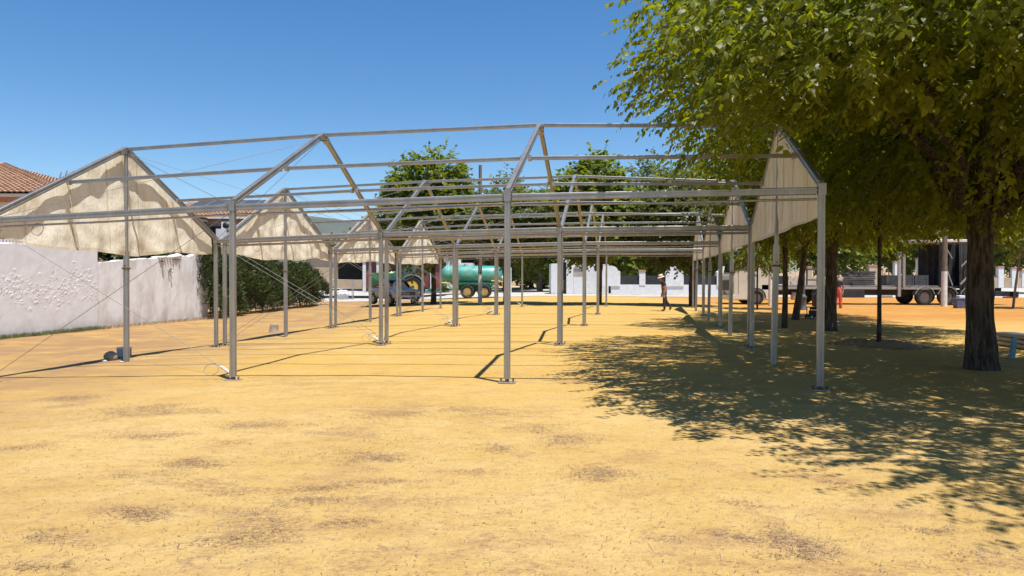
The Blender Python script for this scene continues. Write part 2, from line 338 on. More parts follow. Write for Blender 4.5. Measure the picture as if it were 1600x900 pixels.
# ------------------------------------------------------------------ the four bare marquee frames
TH = .1791; E1 = Vector((math.cos(TH), -math.sin(TH), 0)); E2 = Vector((math.sin(TH), math.cos(TH), 0)); O0 = Vector((-.0676, 10.7757, 0))
US = [-8.771, -4.365, 0, 4.3172]; SPAN, GAP, EAVE, RISE = 6.5652, .3996, 2.75, 1.6466
PEAK_DZ = [[.07, .08, .05, -.12], [.06, .06, .05, -.19], [-.15, .02, -.04, -.06], [.06, .05, .05, .11]]
UPZ = Vector((0, 0, 1))
def node(te, tr, k):
    v = te * (SPAN + GAP) + {'f': 0, 'r': SPAN, 'k': SPAN / 2}[k]
    p = O0 + E1 * US[tr] + E2 * v; p.z = float(G(p.x, p.y)); return p
def marquee(te, label):
    base = node(te, 1, 'k'); root = thing('marquee_frame', label, 'marquee frame', base, 0, 'bare marquee frames in a row')
    rr = random.Random(te)
    add = lambda mb, name, m=m_alu, par=root, **k: mb.obj(name, m, par, base, **k)
    top = {}
    for tr in range(4):
        for k in 'fr':
            top[tr, k] = node(te, tr, k) + UPZ * EAVE
        top[tr, 'k'] = node(te, tr, 'k'); top[tr, 'k'].z = (node(te, tr, 'f').z + node(te, tr, 'r').z) / 2 + EAVE + RISE + PEAK_DZ[te][tr]
    dirs = {}
    for tr in range(4):
        for k in 'fr':
            b = node(te, tr, k); lean = E1 * rr.uniform(-.02, .02)
            p = MB().extr(b + UPZ * .06, top[tr, k] + UPZ * .02 + lean * 0, rect(.088, .078, .008), E1)
            post = add(p, 'post')
            # stub, foot plate and pegs
            fp = MB().extr(b + UPZ * .004, b + UPZ * .018, rect(.24, .17), E1)
            fp.extr(b + UPZ * .018, b + UPZ * .15, rect(.05, .05), E1, 1)
            for sx in (-.09, .09):
                fp.tube([b + E1 * sx + UPZ * -.05, b + E1 * sx + UPZ * .05], .011, 6, 1); fp.tube([b + E1 * sx + UPZ * .05, b + E1 * sx + UPZ * .062], .021, 6, 1)
            o = fp.obj('foot_plate', [m_steel, m_rust], post, base)
            bk = MB().extr(top[tr, k] + UPZ * -.10, top[tr, k] + UPZ * .055, rect(.102, .092), E1)
            for sx in (-.052, .052):
                for dz in (-.06, 0): bk.tube([top[tr, k] + E1 * sx * .9 + UPZ * dz, top[tr, k] + E1 * sx * 1.25 + UPZ * dz], .012, 6, 1)
            bk.obj('corner_bracket', [m_alu, m_rust], post, base)
        for k in 'fr':                                   # rafters
            a, b = top[tr, k] + UPZ * .03, top[tr, 'k'].copy(); d = (b - a).normalized()
            add(MB().extr(a + d * .02, b - d * .02, rect(.072, .105, .008), E1), 'rafter')
        jb = MB(); pk = top[tr, 'k']
        for sg in (-1, 1):
            d = (top[tr, 'r' if sg > 0 else 'f'] - pk).normalized(); jb.extr(pk - UPZ * .012 + d * .0, pk + d * .24 - UPZ * .012, rect(.1, .10), E1)
        jb.tube([pk - E1 * .075 - UPZ * .06, pk + E1 * .075 - UPZ * .06], .016, 8, 1); jb.tube([pk - E1 * .07 - UPZ * .12, pk + E1 * .07 - UPZ * .12], .012, 8, 1)
        add(jb, 'apex_bracket', [m_alu, m_rust])
        if tr in (0, 3):                                 # gable king post: thick sleeve below, thinner tube above
            b = node(te, tr, 'k'); off = (E1 * .06 - E2 * .1) if tr == 0 else -E1 * .07; b0 = b + off
            mid = b0.lerp(pk, .5) if tr else b0.lerp(pk, .52)
            kp = MB().extr(b0 + UPZ * .01, mid, rect(.10, .085, .008), E1); kp.extr(mid, pk - UPZ * .08, rect(.068, .06, .005), E1)
            kp.extr(mid - UPZ * .38, mid - UPZ * .345, rect(.125, .11), E1, 1)
            kp.tube([mid - UPZ * .3 - E2 * .07, mid - UPZ * .3 + E2 * .07], .012, 6, 1)
            add(kp, 'king_post', [m_alu, m_rust])
    for tr in range(3):                                  # members between trusses
        for k in 'fkr':
            a, b = top[tr, k], top[tr + 1, k]; d = (b - a).normalized()
            wd, h, dz = (.055, .068, -.01) if k == 'k' else (.07, .10, -.045)
            add(MB().extr(a + d * .07 + UPZ * dz, b - d * .07 + UPZ * dz, rect(wd, h, .007), E2), 'ridge_beam' if k == 'k' else 'eave_beam')
            if k != 'k':
                a2, b2 = a + d * .06 - UPZ * .155, b - d * .06 - UPZ * .155
                add(MB().tube([a2, a2.lerp(b2, .5) - UPZ * .012, b2], .017, 8), 'tension_rod', m_steel)
                q0, q1 = a.lerp(top[tr, 'k'], .5) - UPZ * .055, b.lerp(top[tr + 1, 'k'], .5) - UPZ * .055
                pb = MB().extr(q0 + d * .045, q1 - d * .045, rect(.05, .062, .006), E2)
                for qq, sg in ((q0, 1), (q1, -1)): pb.box(qq + d * .065 * sg + UPZ * .0, (.05, .085, .095), 1, -TH)
                add(pb, 'purlin', [m_alu, m_steel])
    # wire bracing in the first bay: both walls and both roof slopes
    def wire(a, b, r=.0045, sag=.0):
        a, b = Vector(a), Vector(b); add(MB().tube([a, a.lerp(b, .5) - UPZ * sag, b], r, 5), 'bracing_wire', m_cable)
    for k in 'fr':
        n0, n1 = node(te, 0, k), node(te, 1, k)
        wire(top[0, k] - UPZ * .1, n1 + UPZ * .1); wire(n0 + UPZ * .1, top[1, k] - UPZ * .1)
        wire(top[0, 'k'] - UPZ * .08, top[1, k] - UPZ * .02); wire(top[1, 'k'] - UPZ * .08, top[0, k] - UPZ * .02)
        # ratchet tensioner and the spare loop of wire at the foot of the second post
        d = (top[0, k] - n1).normalized(); s0 = n1 + UPZ * .08
        tb = MB().tube([s0 + d * .02, s0 + d * .25], .016, 8); tb.tube([s0 + d * .05 + UPZ * .025, s0 + d * .22 + UPZ * .025], .011, 6)
        tb.tube([s0 + d * .25, s0 + d * .36], .007, 6); tb.ball(s0 + d * .36, .016, 0, 8, 5)
        add(tb, 'wire_tensioner', m_steel)
        c0 = s0 + d * .36; lp = [c0 + Vector((-.06 - .11 * math.cos(t) , .05 * math.sin(t), -.10 + .085 * math.sin(t) )) for t in np.linspace(-1.2, 4.4, 22)]
        add(MB().tube(lp, .0045, 5), 'wire_loop', m_cable)
        # rolled spare wire hung under the eave
        hc = top[0, k] + E1 * (.9 if k == 'f' else 3.9) - UPZ * .2
        for q in range(1 if k == 'f' else 2):
            cc = hc + E1 * .22 * q; add(MB().tube([cc + E1 * (.11 * math.cos(t)) + UPZ * (.095 * math.sin(t)) + E2 * .015 * math.sin(3 * t) for t in np.linspace(0, 12.2, 44)], .006, 5), 'wire_coil', m_cable)
    # canvas gables
    for tr, sgn in ((0, -1), (3, 1)):
        nv, nt_ = 150, 34; r = np.random.default_rng(40 + te * 2 + tr); mb = MB(); vs = []
        ph = r.uniform(0, 6.28, 14); fr = np.array([.8, 1.3, 2.1, 2.9, 3.7, 4.6, 5.3, 6.4, 7.7, 9.1, 11, 13, 15, 18]) / 1.05; am = np.array([.7, .7, .8, .9, .95, 1, 1, .9, .8, .6, .42, .3, .2, .15])
        gain = (1.0 if tr == 0 else .45) * .0105
        e0, e1_ = top[tr, 'f'], top[tr, 'r']
        for i in range(nv + 1):
            s = i / nv; x = s * SPAN; line = e0.lerp(e1_, s); apex = 1 - abs(2 * s - 1)
            ztop = line.z + apex * (pk_rise(top, tr)) + (.03 if tr == 0 else -.045)
            zbot = line.z - .40 - (1 if tr == 0 else .2) * (.05 * math.sin(x * 1.1 + ph[0]) + .03 * math.sin(x * 2.7 + ph[1])) - (.05 if te == 0 and tr == 0 else 0) * math.sin(math.pi * s)
            wv = float(np.sum(am * np.sin(x * fr * 1.25 + ph)))
            for j in range(nt_ + 1):
                t = j / nt_; z = zbot + (ztop - zbot) * t; dd = ztop - z
                loose = 1 - math.exp(-dd / .30); skew = .25 * math.sin(z * 1.7 + ph[3]) * loose
                wv2 = float(np.sum(am * np.sin((x + skew) * fr * 1.25 + ph + .25 * np.sin(z * 2.1 + ph[::-1])))) if j % 2 == 0 or True else wv
                cr = .010 * math.sin(z * 14 + 3 * math.sin(x * 3.1 + ph[2])) * loose
                off = .13 + gain * wv2 * loose + cr * .6 - (.085 * min(dd, 1.7) if tr == 0 else .15)
                # slack half open beside the king post of the first gable
                if te == 0 and tr == 0 and x > SPAN * .5:
                    u = x - SPAN * .5; off += .09 * math.exp(-((u - .1 - .55 * (1 - t) ** 2) / .30) ** 2) * min(1, (1 - t) * 1.6)
                p = Vector((line.x, line.y, z)) + E1 * (sgn * off); vs.append(p)
        mb.add(vs, [(i * (nt_ + 1) + j, (i + 1) * (nt_ + 1) + j, (i + 1) * (nt_ + 1) + j + 1, i * (nt_ + 1) + j + 1) for i in range(nv) for j in range(nt_)], 0, True)
        add(mb, 'gable_canvas', m_canvas); q_ = nt_ + 1; inn = E1 * (-sgn * .005)
        for i in (18, 42, 64, 86, 108, 131):
            a_ = [vs[i * q_ + j] + inn for j in range(q_)]; b_ = [vs[i * q_ + j].lerp(vs[(i + 1) * q_ + j], .8) + inn for j in range(q_)]
            add(MB().add(a_ + b_, [(j, q_ + j, q_ + j + 1, j + 1) for j in range(q_ - 1)], 0, True), 'canvas_seam', m_seam)
        a_ = [vs[i * q_] + inn - UPZ * .01 for i in range(nv + 1)]; b_ = [vs[i * q_].lerp(vs[i * q_ + 1], 1.0) + inn for i in range(nv + 1)]
        add(MB().add(a_ + b_, [(i, i + 1, nv + 2 + i, nv + 1 + i) for i in range(nv)], 0, True), 'canvas_hem', m_seam)
        for s in (.26, .74):
            sm_ = MB()
            line = e0.lerp(e1_, s); zt = line.z + (1 - abs(2 * s - 1)) * pk_rise(top, tr) - .1
            sm_.extr(Vector((line.x, line.y, zt)) + E1 * sgn * .03, Vector((line.x, line.y, line.z - .36)) + E1 * sgn * .0 + E2 * .25, rect(.02, .004), E2)
            add(sm_, 'canvas_strap', m_canvas)
    return root
def pk_rise(top, tr): return top[tr, 'k'].z - (top[tr, 'f'].z + top[tr, 'r'].z) / 2
marquee(0, 'nearest bare marquee frame, with the largest cream canvas gables')
marquee(1, 'second bare marquee frame, directly behind the nearest one')
marquee(2, 'third bare marquee frame, its left gable in front of the pickup')
marquee(3, 'farthest bare marquee frame, its left gable in front of the tractor')

# ------------------------------------------------------------------ foliage
LEAF_OBJ = None
class Leaves:
    def __init__(s): s.base = []; s.dir = []; s.nrm = []; s.len = []; s.tint = []
    def add(s, b, d, n, l, t): s.base.append(b); s.dir.append(d); s.nrm.append(n); s.len.append(l); s.tint.append(t)
    def cat(s): return [np.concatenate(a) for a in (s.base, s.dir, s.nrm, s.len, s.tint)]
def unit(a): return a / (np.linalg.norm(a, axis=-1, keepdims=True) + 1e-9)
def leaf_mesh(name, m, base, d, nrm, ln, tint, parent, origin, width=.45, simple=False):
    N = len(base); d = unit(d); side = unit(np.cross(d, nrm)); nrm = np.cross(side, d); L = ln[:, None]
    o = np.array(origin)
    mid = base + d * L * .5 - nrm * L * .05; tip = base + d * L - nrm * L * .16
    l = base + d * L * .42 + side * L * width * .5 + nrm * L * .07; r_ = base + d * L * .42 - side * L * width * .5 + nrm * L * .07
    if simple:
        co = np.stack([base, l, tip, r_], 1).reshape(-1, 3) - o; k = 4; tri = np.array([[0, 2, 1], [0, 3, 2]])
    else:
        W = L * width * .46; q1 = base + d * L * .28 + nrm * L * .03; q2 = base + d * L * .64 - nrm * L * .03
        co = np.stack([base, q1 + side * W, q2 + side * W * .86, tip, q2 - side * W * .86, q1 - side * W], 1).reshape(-1, 3) - o; k = 6; tri = np.array([[0, 5, 1], [1, 5, 4], [1, 4, 2], [2, 4, 3]])
    fi = (np.arange(N)[:, None, None] * k + tri[None]).reshape(-1, 3).astype(np.int32); nf = len(fi)
    me = bpy.data.meshes.new(name); me.vertices.add(len(co)); me.vertices.foreach_set('co', co.astype(np.float32).ravel())
    me.loops.add(nf * 3); me.loops.foreach_set('vertex_index', fi.ravel()); me.polygons.add(nf)
    me.polygons.foreach_set('loop_start', np.arange(0, nf * 3, 3, dtype=np.int32)); me.polygons.foreach_set('loop_total', np.full(nf, 3, np.int32)); me.update(calc_edges=True)
    a = me.attributes.new('tint', 'FLOAT', 'POINT'); a.data.foreach_set('value', np.repeat(tint, k).astype(np.float32))
    me.materials.append(m); ob = bpy.data.objects.new(name, me); COL.objects.link(ob); ob.parent = parent
    ob['kind'] = 'stuff'; return ob
def crown_points(n, c, r, rng, power=.45, gap=.25, zmin=None):
    """twig positions in an ellipsoid, gathered near the outside, thinned by lumpy noise so that gaps stay"""
    out = []
    c = np.array(c); r = np.array(r); ph = rng.uniform(0, 6.28, (9, 4)); K = rng.normal(0, 1, (9, 3)) * (2.2 / r.mean()) * 1.6
    while sum(len(o) for o in out) < n:
        v = unit(rng.normal(0, 1, (n * 2, 3))); rad_ = rng.uniform(0, 1, (n * 2, 1)) ** power; lump = 1 + .10 * np.sin(v @ (rng.normal(0, 1, (3,)) * 4))[:, None]
        nz = np.sin(v @ (K.T * r.mean()) + ph[:, 0]).sum(1)
        sc = 1 + .055 * nz[:, None]
        p = c + v * r * rad_ * np.clip(sc, .72, 1.2)
        f = np.sin((p - c) @ K.T * 1.7 + ph[:, 1]).sum(1) / 3
        keep = f > -1 + gap * 2 - .6
        if zmin is not None: keep &= p[:, 2] > zmin(p)
        out.append(p[keep])
    p = np.concatenate(out); return p[rng.permutation(len(p))[:n]]
def twig_leaves(P, c, rng, per=16, tw=.7, leaf=(.07, .11), droop=.9, spread=.25):
    """leaves set in two rows along drooping twigs"""
    n = len(P); out = unit((P - np.array(c)) * [1, 1, .55] + rng.normal(0, .75, (n, 3)) * np.linalg.norm((P - np.array(c)), axis=1, keepdims=True) * .6)
    out = unit(out + [0, 0, -.15]); L = rng.uniform(.45, 1.2, (n, 1)) * tw
    t = np.linspace(.08, 1, per)[None, :, None]
    pos = P[:, None, :] + out[:, None, :] * L[:, None, :] * t + np.array([0, 0, -1.0]) * (droop * .26 * L[:, None, :] * t ** 2)
    tan = unit(out[:, None, :] + np.array([0, 0, -1.0]) * (droop * .5 * t)); sd = unit(np.cross(tan, np.array([0, 0, 1.0])))
    sgn = np.where(np.arange(per) % 2 == 0, 1, -1)[None, :, None]
    d = unit(tan * .7 + sd * sgn * .8 + np.array([0, 0, -.4]) * droop + rng.normal(0, spread, pos.shape))
    nrm = unit(np.array([0, 0, .8]) + rng.normal(0, .5, pos.shape) + out[:, None, :] * .25)
    ln = leaf[0] + (leaf[1] - leaf[0]) * rng.uniform(0, 1, (n, per)) ** 1.4 * (1 - .25 * np.abs(t[..., 0] - .6))
    tint = np.clip(rng.uniform(.1, .8, (n, 1)) + rng.normal(0, .16, (n, per)), 0, 1)
    return pos.reshape(-1, 3), d.reshape(-1, 3), nrm.reshape(-1, 3), ln.ravel(), tint.ravel()
def limb(mb, a, b, r0, r1, rnd, n=7, seg=6, bow=.12, m=0):
    a, b = Vector(a), Vector(b); L = (b - a).length; o = Vector((rnd.uniform(-1, 1), rnd.uniform(-1, 1), rnd.uniform(.2, 1))) * bow * L; pts = []
    for i in range(seg + 1):
        t = i / seg; p = a.lerp(b, t) + o * (4 * t * (1 - t)) * .5
        if 0 < i < seg: p += Vector([rnd.uniform(-1, 1) for _ in 'xyz']) * L * .025
        pts.append(p)
    mb.tube(pts, [r0 + (r1 - r0) * (i / seg) ** .8 for i in range(seg + 1)], n, m); return pts
def tree(name, label, base, tr_r, fork, c, r, n, rnd_seed, mleaf, mbark, per=16, tw=.7, leaf=(.07, .11), droop=.9, zmin=None, single=0, simple=True, group=None, cat='tree', gap=.38, power=.42, width=.56, limbs=6, lean=(0, 0), whitewash=0, flare=1.35, bark_n=18, lobes=()):
    base = Vector(base); rnd = random.Random(rnd_seed); rng = np.random.default_rng(rnd_seed); root = thing(name, label, cat, base, 0, group)
    c = Vector(c); mb = MB(); top = Vector((base.x + lean[0], base.y + lean[1], base.z + fork))
    nseg = 26; pts = []; rs = []
    for i in range(nseg + 1):
        t = i / nseg; p = Vector((base.x, base.y, base.z - .15)).lerp(top, t); p += Vector((math.sin(t * 5 + rnd_seed), math.cos(t * 4 + rnd_seed), 0)) * tr_r * .12
        pts.append(p); rs.append(tr_r * (1 - .22 * t) * (1 + (flare - 1) * math.exp(-t * fork / .22)) * (1 + (.18 if t > .85 else 0)))
    o0 = len(mb.v); mb.tube(pts, rs, bark_n, 0)
    for q in range(o0, len(mb.v)):                       # lobes and ridges of the bark
        v = Vector(mb.v[q]); t = min(1, max(0, (v.z - base.z) / max(fork, .1))); ax = Vector((base.x, base.y, v.z)).lerp(Vector((top.x, top.y, v.z)), t); dv = v - ax; ang = math.atan2(dv.y, dv.x)
        k = 1 + .05 * math.sin(ang * 3 + rnd_seed + v.z * .6) + .05 * abs(math.sin(ang * 5.5 + 1.3 * math.sin(v.z * 2.3) + rnd_seed)) - .04 * abs(math.sin(ang * 9 + v.z * 1.7)) + .025 * rnd.uniform(-1, 1) + .03 * math.sin(v.z * 7 + ang * 2); mb.v[q] = tuple(ax + dv * k)
    if whitewash:
        pass
    trunk = mb.obj('trunk', mbark, root, base)
    P = crown_points(n, c, r, rng, power, gap, zmin)
    for lc, lr, ln_ in lobes: P = np.concatenate([P, crown_points(ln_, lc, lr, rng, power, gap, zmin)])
    lm = MB(); ends = []
    for k in range(limbs):
        a = 2 * math.pi * (k + rnd.random() * .6) / limbs; e = c + Vector((math.cos(a) * r[0] * rnd.uniform(.5, .75), math.sin(a) * r[1] * rnd.uniform(.5, .75), r[2] * rnd.uniform(-.1, .6)))
        if zmin is not None: e.z = max(e.z, float(zmin(np.array([[e.x, e.y, e.z]]))[0]) + .5)
        ends.append(limb(lm, top - Vector((0, 0, tr_r * .6)), e, tr_r * .52, tr_r * .12, rnd))
    for lc, lr, ln_ in lobes: ends.append(limb(lm, top - Vector((0, 0, tr_r * .4)), Vector(lc), tr_r * .4, tr_r * .1, rnd))
    e = c + Vector((0, 0, r[2] * .8)); ends.append(limb(lm, top, e, tr_r * .6, tr_r * .1, rnd))
    allp = [(q, i / 6) for en in ends for i, q in enumerate(en) if i > 1]
    qs = np.array([q for q, _ in allp])
    for k in range(min(len(P), 26 * limbs)):
        p = P[k]; i = int(np.argmin(((qs - p) ** 2).sum(1))); limb(lm, allp[i][0], p, tr_r * .09, tr_r * .02, rnd, 5, 4, .1)
    lm.obj('limbs', mbark, root, base)
    b, d, nr, ln, ti = twig_leaves(P, c, rng, per, tw, leaf, droop)
    if zmin is not None:
        kz = b[:, 2] > zmin(b) - .32; b, d, nr, ln, ti = b[kz], d[kz], nr[kz], ln[kz], ti[kz]
    if single:                                           # the leaves that show largest are objects of their own
        rel = b - np.array([0, 0, CAM_H]); yy = rel @ np.array(fwd); xx = rel @ np.array(rt); uu = rel @ np.array(upv)
        inside = (yy > .5) & (np.abs(xx / yy) < 800 / F_PX) & (np.abs(uu / yy) < 450 / F_PX); s = np.where(inside, ln / np.maximum(yy, .5), 0); pick = np.argsort(-s)[:single]
        lmesh = bpy.data.meshes.new('leaf'); wd = width
        lmesh.from_pydata([(0, 0, 0), (.42, wd * .5, .07), (.5, 0, -.05), (1, 0, -.16), (.42, -wd * .5, .07), (.75, wd * .28, -.03), (.75, -wd * .28, -.03)], [], [(0, 2, 1), (1, 2, 5), (2, 3, 5), (2, 6, 3), (2, 4, 6), (0, 4, 2)])
        lmesh.materials.append(mleaf); a_ = lmesh.attributes.new('tint', 'FLOAT', 'POINT'); a_.data.foreach_set('value', [.45] * 7)
        for i in pick:
            if s[i] <= 0: continue
            dd = Vector(d[i]).normalized(); sd = dd.cross(Vector(nr[i])).normalized(); nn = sd.cross(dd); o = bpy.data.objects.new('leaf', lmesh); COL.objects.link(o); o.parent = root
            mm = Matrix((dd, sd, nn)).transposed().to_4x4() @ Matrix.Scale(float(ln[i]), 4); mm.translation = Vector(b[i]) - base; o.matrix_local = mm
        kz = np.ones(len(b), bool); kz[pick] = False; b, d, nr, ln, ti = b[kz], d[kz], nr[kz], ln[kz], ti[kz]
    leaf_mesh('crown', mleaf, b, d, nr, ln, ti, root, base, width, simple)
    return root

# the branches over the marquee are cut back to clear its roof; away from it they hang low
def zmin_near(p):
    x, y = p[:, 0], p[:, 1]; z = 2.75 + 1.0 * np.clip((6.5 - x) / .8, 0, 1) - .75 * np.clip((3.6 - x) / .8, 0, 1)
    v = (x - O0.x) * E2.x + (y - O0.y) * E2.y; roof = 3.45 + (RISE + .1) * (1 - np.abs(v / SPAN * 2 - 1)); z = np.where((v > -.3) & (v < SPAN + .3) & (x < 6.3), np.maximum(z, roof), z)
    return z + .14 * np.sin(x * 2.3 + y) + .10 * np.sin(y * 3.1)
def zmin_row(p): return 2.95 + .3 * np.sin(p[:, 0] * 2.1) + .25 * np.sin(p[:, 1] * 1.7 + p[:, 0])
b1 = at(1530, 578)
tree('elm_tree', 'thick rough-barked tree at right whose trunk stands nearest in view', b1, .235, 2.75, (8.3, b1.y, 5.5), (5.45, 5.6, 4.3), 11000, 21, m_leaf, m_bark, per=15, tw=.75, leaf=(.085, .145), zmin=zmin_near, single=150, simple=False, group='trees in the row beside the marquees', limbs=8, bark_n=40, flare=1.5, lobes=(((4.3, 8.3, 4.3), (2.3, 2.6, 1.5), 1000), ((4.0, 10.6, 5.0), (2.0, 2.0, 1.1), 450)))
tree('elm_tree', 'leafy tree whose branches hang in at the top right corner, trunk out of frame', (8.2, 4.0, 0), .22, 2.8, (8.0, 4.6, 5.2), (4.3, 4.0, 3.2), 4200, 22, m_leaf, m_bark, per=16, tw=.7, leaf=(.07, .12), zmin=zmin_near, single=150, simple=False, group='trees in the row beside the marquees')
b2 = at(1298, 517)
tree('elm_tree', 'thick dark trunk tree just right of the nearest right-hand post', b2, .19, 2.9, (b2.x + .6, b2.y, 5.6), (4.6, 4.4, 3.6), 5200, 23, m_leaf, m_bark, per=13, tw=.75, leaf=(.12, .17), zmin=zmin_row, group='trees in the row beside the marquees', bark_n=26)
b3 = at(1243, 500)
tree('elm_tree', 'leaning slim trunk tree between the lamp post and the thick dark trunk', b3, .13, 2.9, (b3.x + .8, b3.y + .3, 5.2), (3.6, 3.4, 2.9), 2600, 24, m_leaf, m_bark, per=13, tw=.75, leaf=(.12, .17), zmin=zmin_row, group='trees in the row beside the marquees', lean=(.35, 0))
b4 = at(1226, 512)
tree('young_tree', 'slender straight dark trunk tree left of the leaning trunk', b4, .095, 2.8, (b4.x + .2, b4.y, 4.5), (1.9, 1.9, 1.8), 700, 25, m_leaf, m_bark, per=13, tw=.65, leaf=(.11, .15), zmin=zmin_row, group='trees in the row beside the marquees', flare=1.1)
b5 = at(1373, 540)
tree('young_tree', 'very thin young tree in a mound of dug earth', b5, .055, 2.7, (b5.x, b5.y, 4.1), (1.3, 1.3, 1.5), 300, 26, m_leaf, m_bark, per=13, tw=.6, leaf=(.10, .14), zmin=zmin_row, group='trees in the row beside the marquees', flare=1.05)

# ------------------------------------------------------------------ trees behind the marquees
PX = lambda y: y / F_PX                                   # metres per photograph pixel at distance y
def crown_at(px, py, y): return at_y(px, py, y)
BG = 'pruned trees in the line behind the marquees'
def bg_tree(label, px, py, cx, top, bot, wpx, seed, m, n, leaf, mb_=m_bark, tr=.16, fork=2.4, lean=(0, 0), gap=.25, per=9, tw=.8, name='plane_tree', group=BG, droop=.35, power=.5):
    b = at(px, py); k = PX(b.y); c = at_y(cx, (top + bot) / 2, b.y); rz = (bot - top) / 2 * k; rx = wpx / 2 * k
    return tree(name, label, b, tr, fork, c, (rx, rx * .9, rz), n, seed, m, mb_, per, tw, leaf, droop, None, 0, True, group, 'tree', gap, power, .8, 6, lean, bark_n=12)
bg_tree('tall bright green tree with the broadest crown, its dark trunk between tractor and green tank', 677, 475, 668, 246, 408, 148, 31, m_leaf_plane, 2700, (.20, .32), tr=.17, fork=2.3)
bg_tree('bright green tree rising behind the middle of the marquees, its trunk forking low', 936, 476, 926, 252, 405, 124, 32, m_leaf_plane, 2160, (.20, .32), tr=.12, fork=2.2, lean=(.1, 0))
bg_tree('dark trunk tree beside the rear of the green tank', 790, 475, 803, 300, 398, 120, 33, m_leaf_grey, 2340, (.16, .25), tr=.16, fork=2.4, name='melia_tree', gap=.3)
bg_tree('dark trunk tree behind the walking person, close to the far right-hand posts', 1082, 478, 1062, 275, 412, 145, 34, m_leaf_grey, 3060, (.16, .25), tr=.2, fork=2.4, name='melia_tree', gap=.35)
bg_tree('stout trunk tree with a mounded foot on the pale pavement', 844, 456, 845, 318, 430, 110, 35, m_leaf_plane, 1620, (.25, .36), m_bark_pale, tr=.28, fork=2.2, group='trees on the pale pavement')
bg_tree('dark trunk tree against the white wall, beside the arched pier', 953, 458, 965, 320, 432, 112, 36, m_leaf_plane, 1620, (.25, .36), m_bark_pale, tr=.26, fork=2.2, group='trees on the pale pavement')
bg_tree('pale slim trunk tree before the low white wall, right of the walking person', 1053, 458, 1040, 330, 434, 105, 37, m_leaf_plane, 1440, (.25, .36), m_bark_pale, tr=.15, fork=2.2, group='trees on the pale pavement')
bg_tree('dark small tree on the dry slope beyond the pavement', 832, 432, 832, 350, 420, 75, 38, m_leaf_plane, 756, (.45, .6), tr=.3, fork=3.4, tw=1.6, group='trees beyond the pavement')
def far_tree(label, px, top, bot, wpx, y, seed, m, n, leaf, name='far_tree', tw=1.6, group='trees beyond the pavement'):
    c = at_y(px, (top + bot) / 2, y); k = PX(y); r = wpx / 2 * k; rz = (bot - top) / 2 * k; g = float(G(c.x, y)) - .3
    return tree(name, label, (c.x, y, g), .3, max(1.2, c.z - rz * .6 - g), c, (r, r, rz), n, seed, m, m_bark, 8, tw, leaf, .3, None, 0, True, group, 'tree', .2, .5, .85, 5, bark_n=8)
far_tree('grey green olive crown rising right of the tall pole', 790, 292, 432, 110, 82, 41, m_leaf_grey, 1620, (.32, .5))
far_tree('grey green crown filling the gap between the two bright green trees', 850, 300, 432, 90, 90, 42, m_leaf_grey, 1440, (.32, .5))
far_tree('dark crown low behind the broad bright green tree', 715, 330, 430, 90, 85, 43, m_leaf_dark, 1260, (.32, .5))
far_tree('airy grey green tree with a feathery top, right of centre', 1020, 256, 430, 110, 80, 44, m_leaf_grey, 1710, (.30, .46))
far_tree('airy grey green tree behind the right-hand gables', 1105, 262, 430, 120, 86, 45, m_leaf_grey, 1710, (.30, .46))
far_tree('dark bushy tree left of the broad bright green tree', 585, 348, 425, 60, 100, 46, m_leaf_dark, 756, (.35, .5))
far_tree('dark round tree between hedge and hills', 540, 372, 430, 80, 105, 47, m_leaf_dark, 900, (.35, .5))
far_tree('dark tree behind the lorry cab', 1180, 300, 432, 130, 74, 48, m_leaf_plane, 1620, (.32, .46))
far_tree('broad dark tree behind the lorry load', 1290, 300, 428, 160, 78, 49, m_leaf_plane, 1800, (.32, .46))
far_tree('broad tree behind the white lorry roof', 1420, 318, 420, 170, 80, 50, m_leaf_plane, 1800, (.32, .46))
far_tree('tree at the far right behind the thick trunk', 1560, 310, 425, 170, 76, 51, m_leaf_plane, 1710, (.32, .46))
for q, (px, top, wpx, seed) in enumerate(((640, 372, 120, 71), (735, 352, 120, 72), (830, 350, 130, 73), (925, 345, 130, 74), (1010, 345, 130, 75), (1100, 350, 120, 76))):
    far_tree(('dark low tree behind the tractor', 'dark low tree above the white shed', 'dark low tree left of the kiosk roof', 'dark low tree above the white kiosk', 'dark low tree above the square pillar', 'dark low tree above the right arched piers')[q], px, top, 437, wpx, 97, seed, m_leaf_plane, 900, (.4, .6))
b6 = at(1183, 483)
tree('young_tree', 'thin sapling with a small leafy head in front of the white lorry cab', b6, .05, 2.3, (b6.x + .1, b6.y, 2.9), (1.5, 1.4, .85), 260, 52, m_leaf_plane, m_bark, per=12, tw=.55, leaf=(.15, .22), group='young trees by the lorry', flare=1.05, limbs=4, droop=.9)
b7 = at(1582, 482)
tree('young_tree', 'thin pale leaning young tree at the far right', b7, .06, 2.9, (b7.x + .6, b7.y, 4.2), (1.6, 1.5, 1.4), 320, 53, m_leaf_plane, m_bark_pale, per=12, tw=.6, leaf=(.15, .22), group='young trees by the lorry', flare=1.05, limbs=4, lean=(.35, 0))

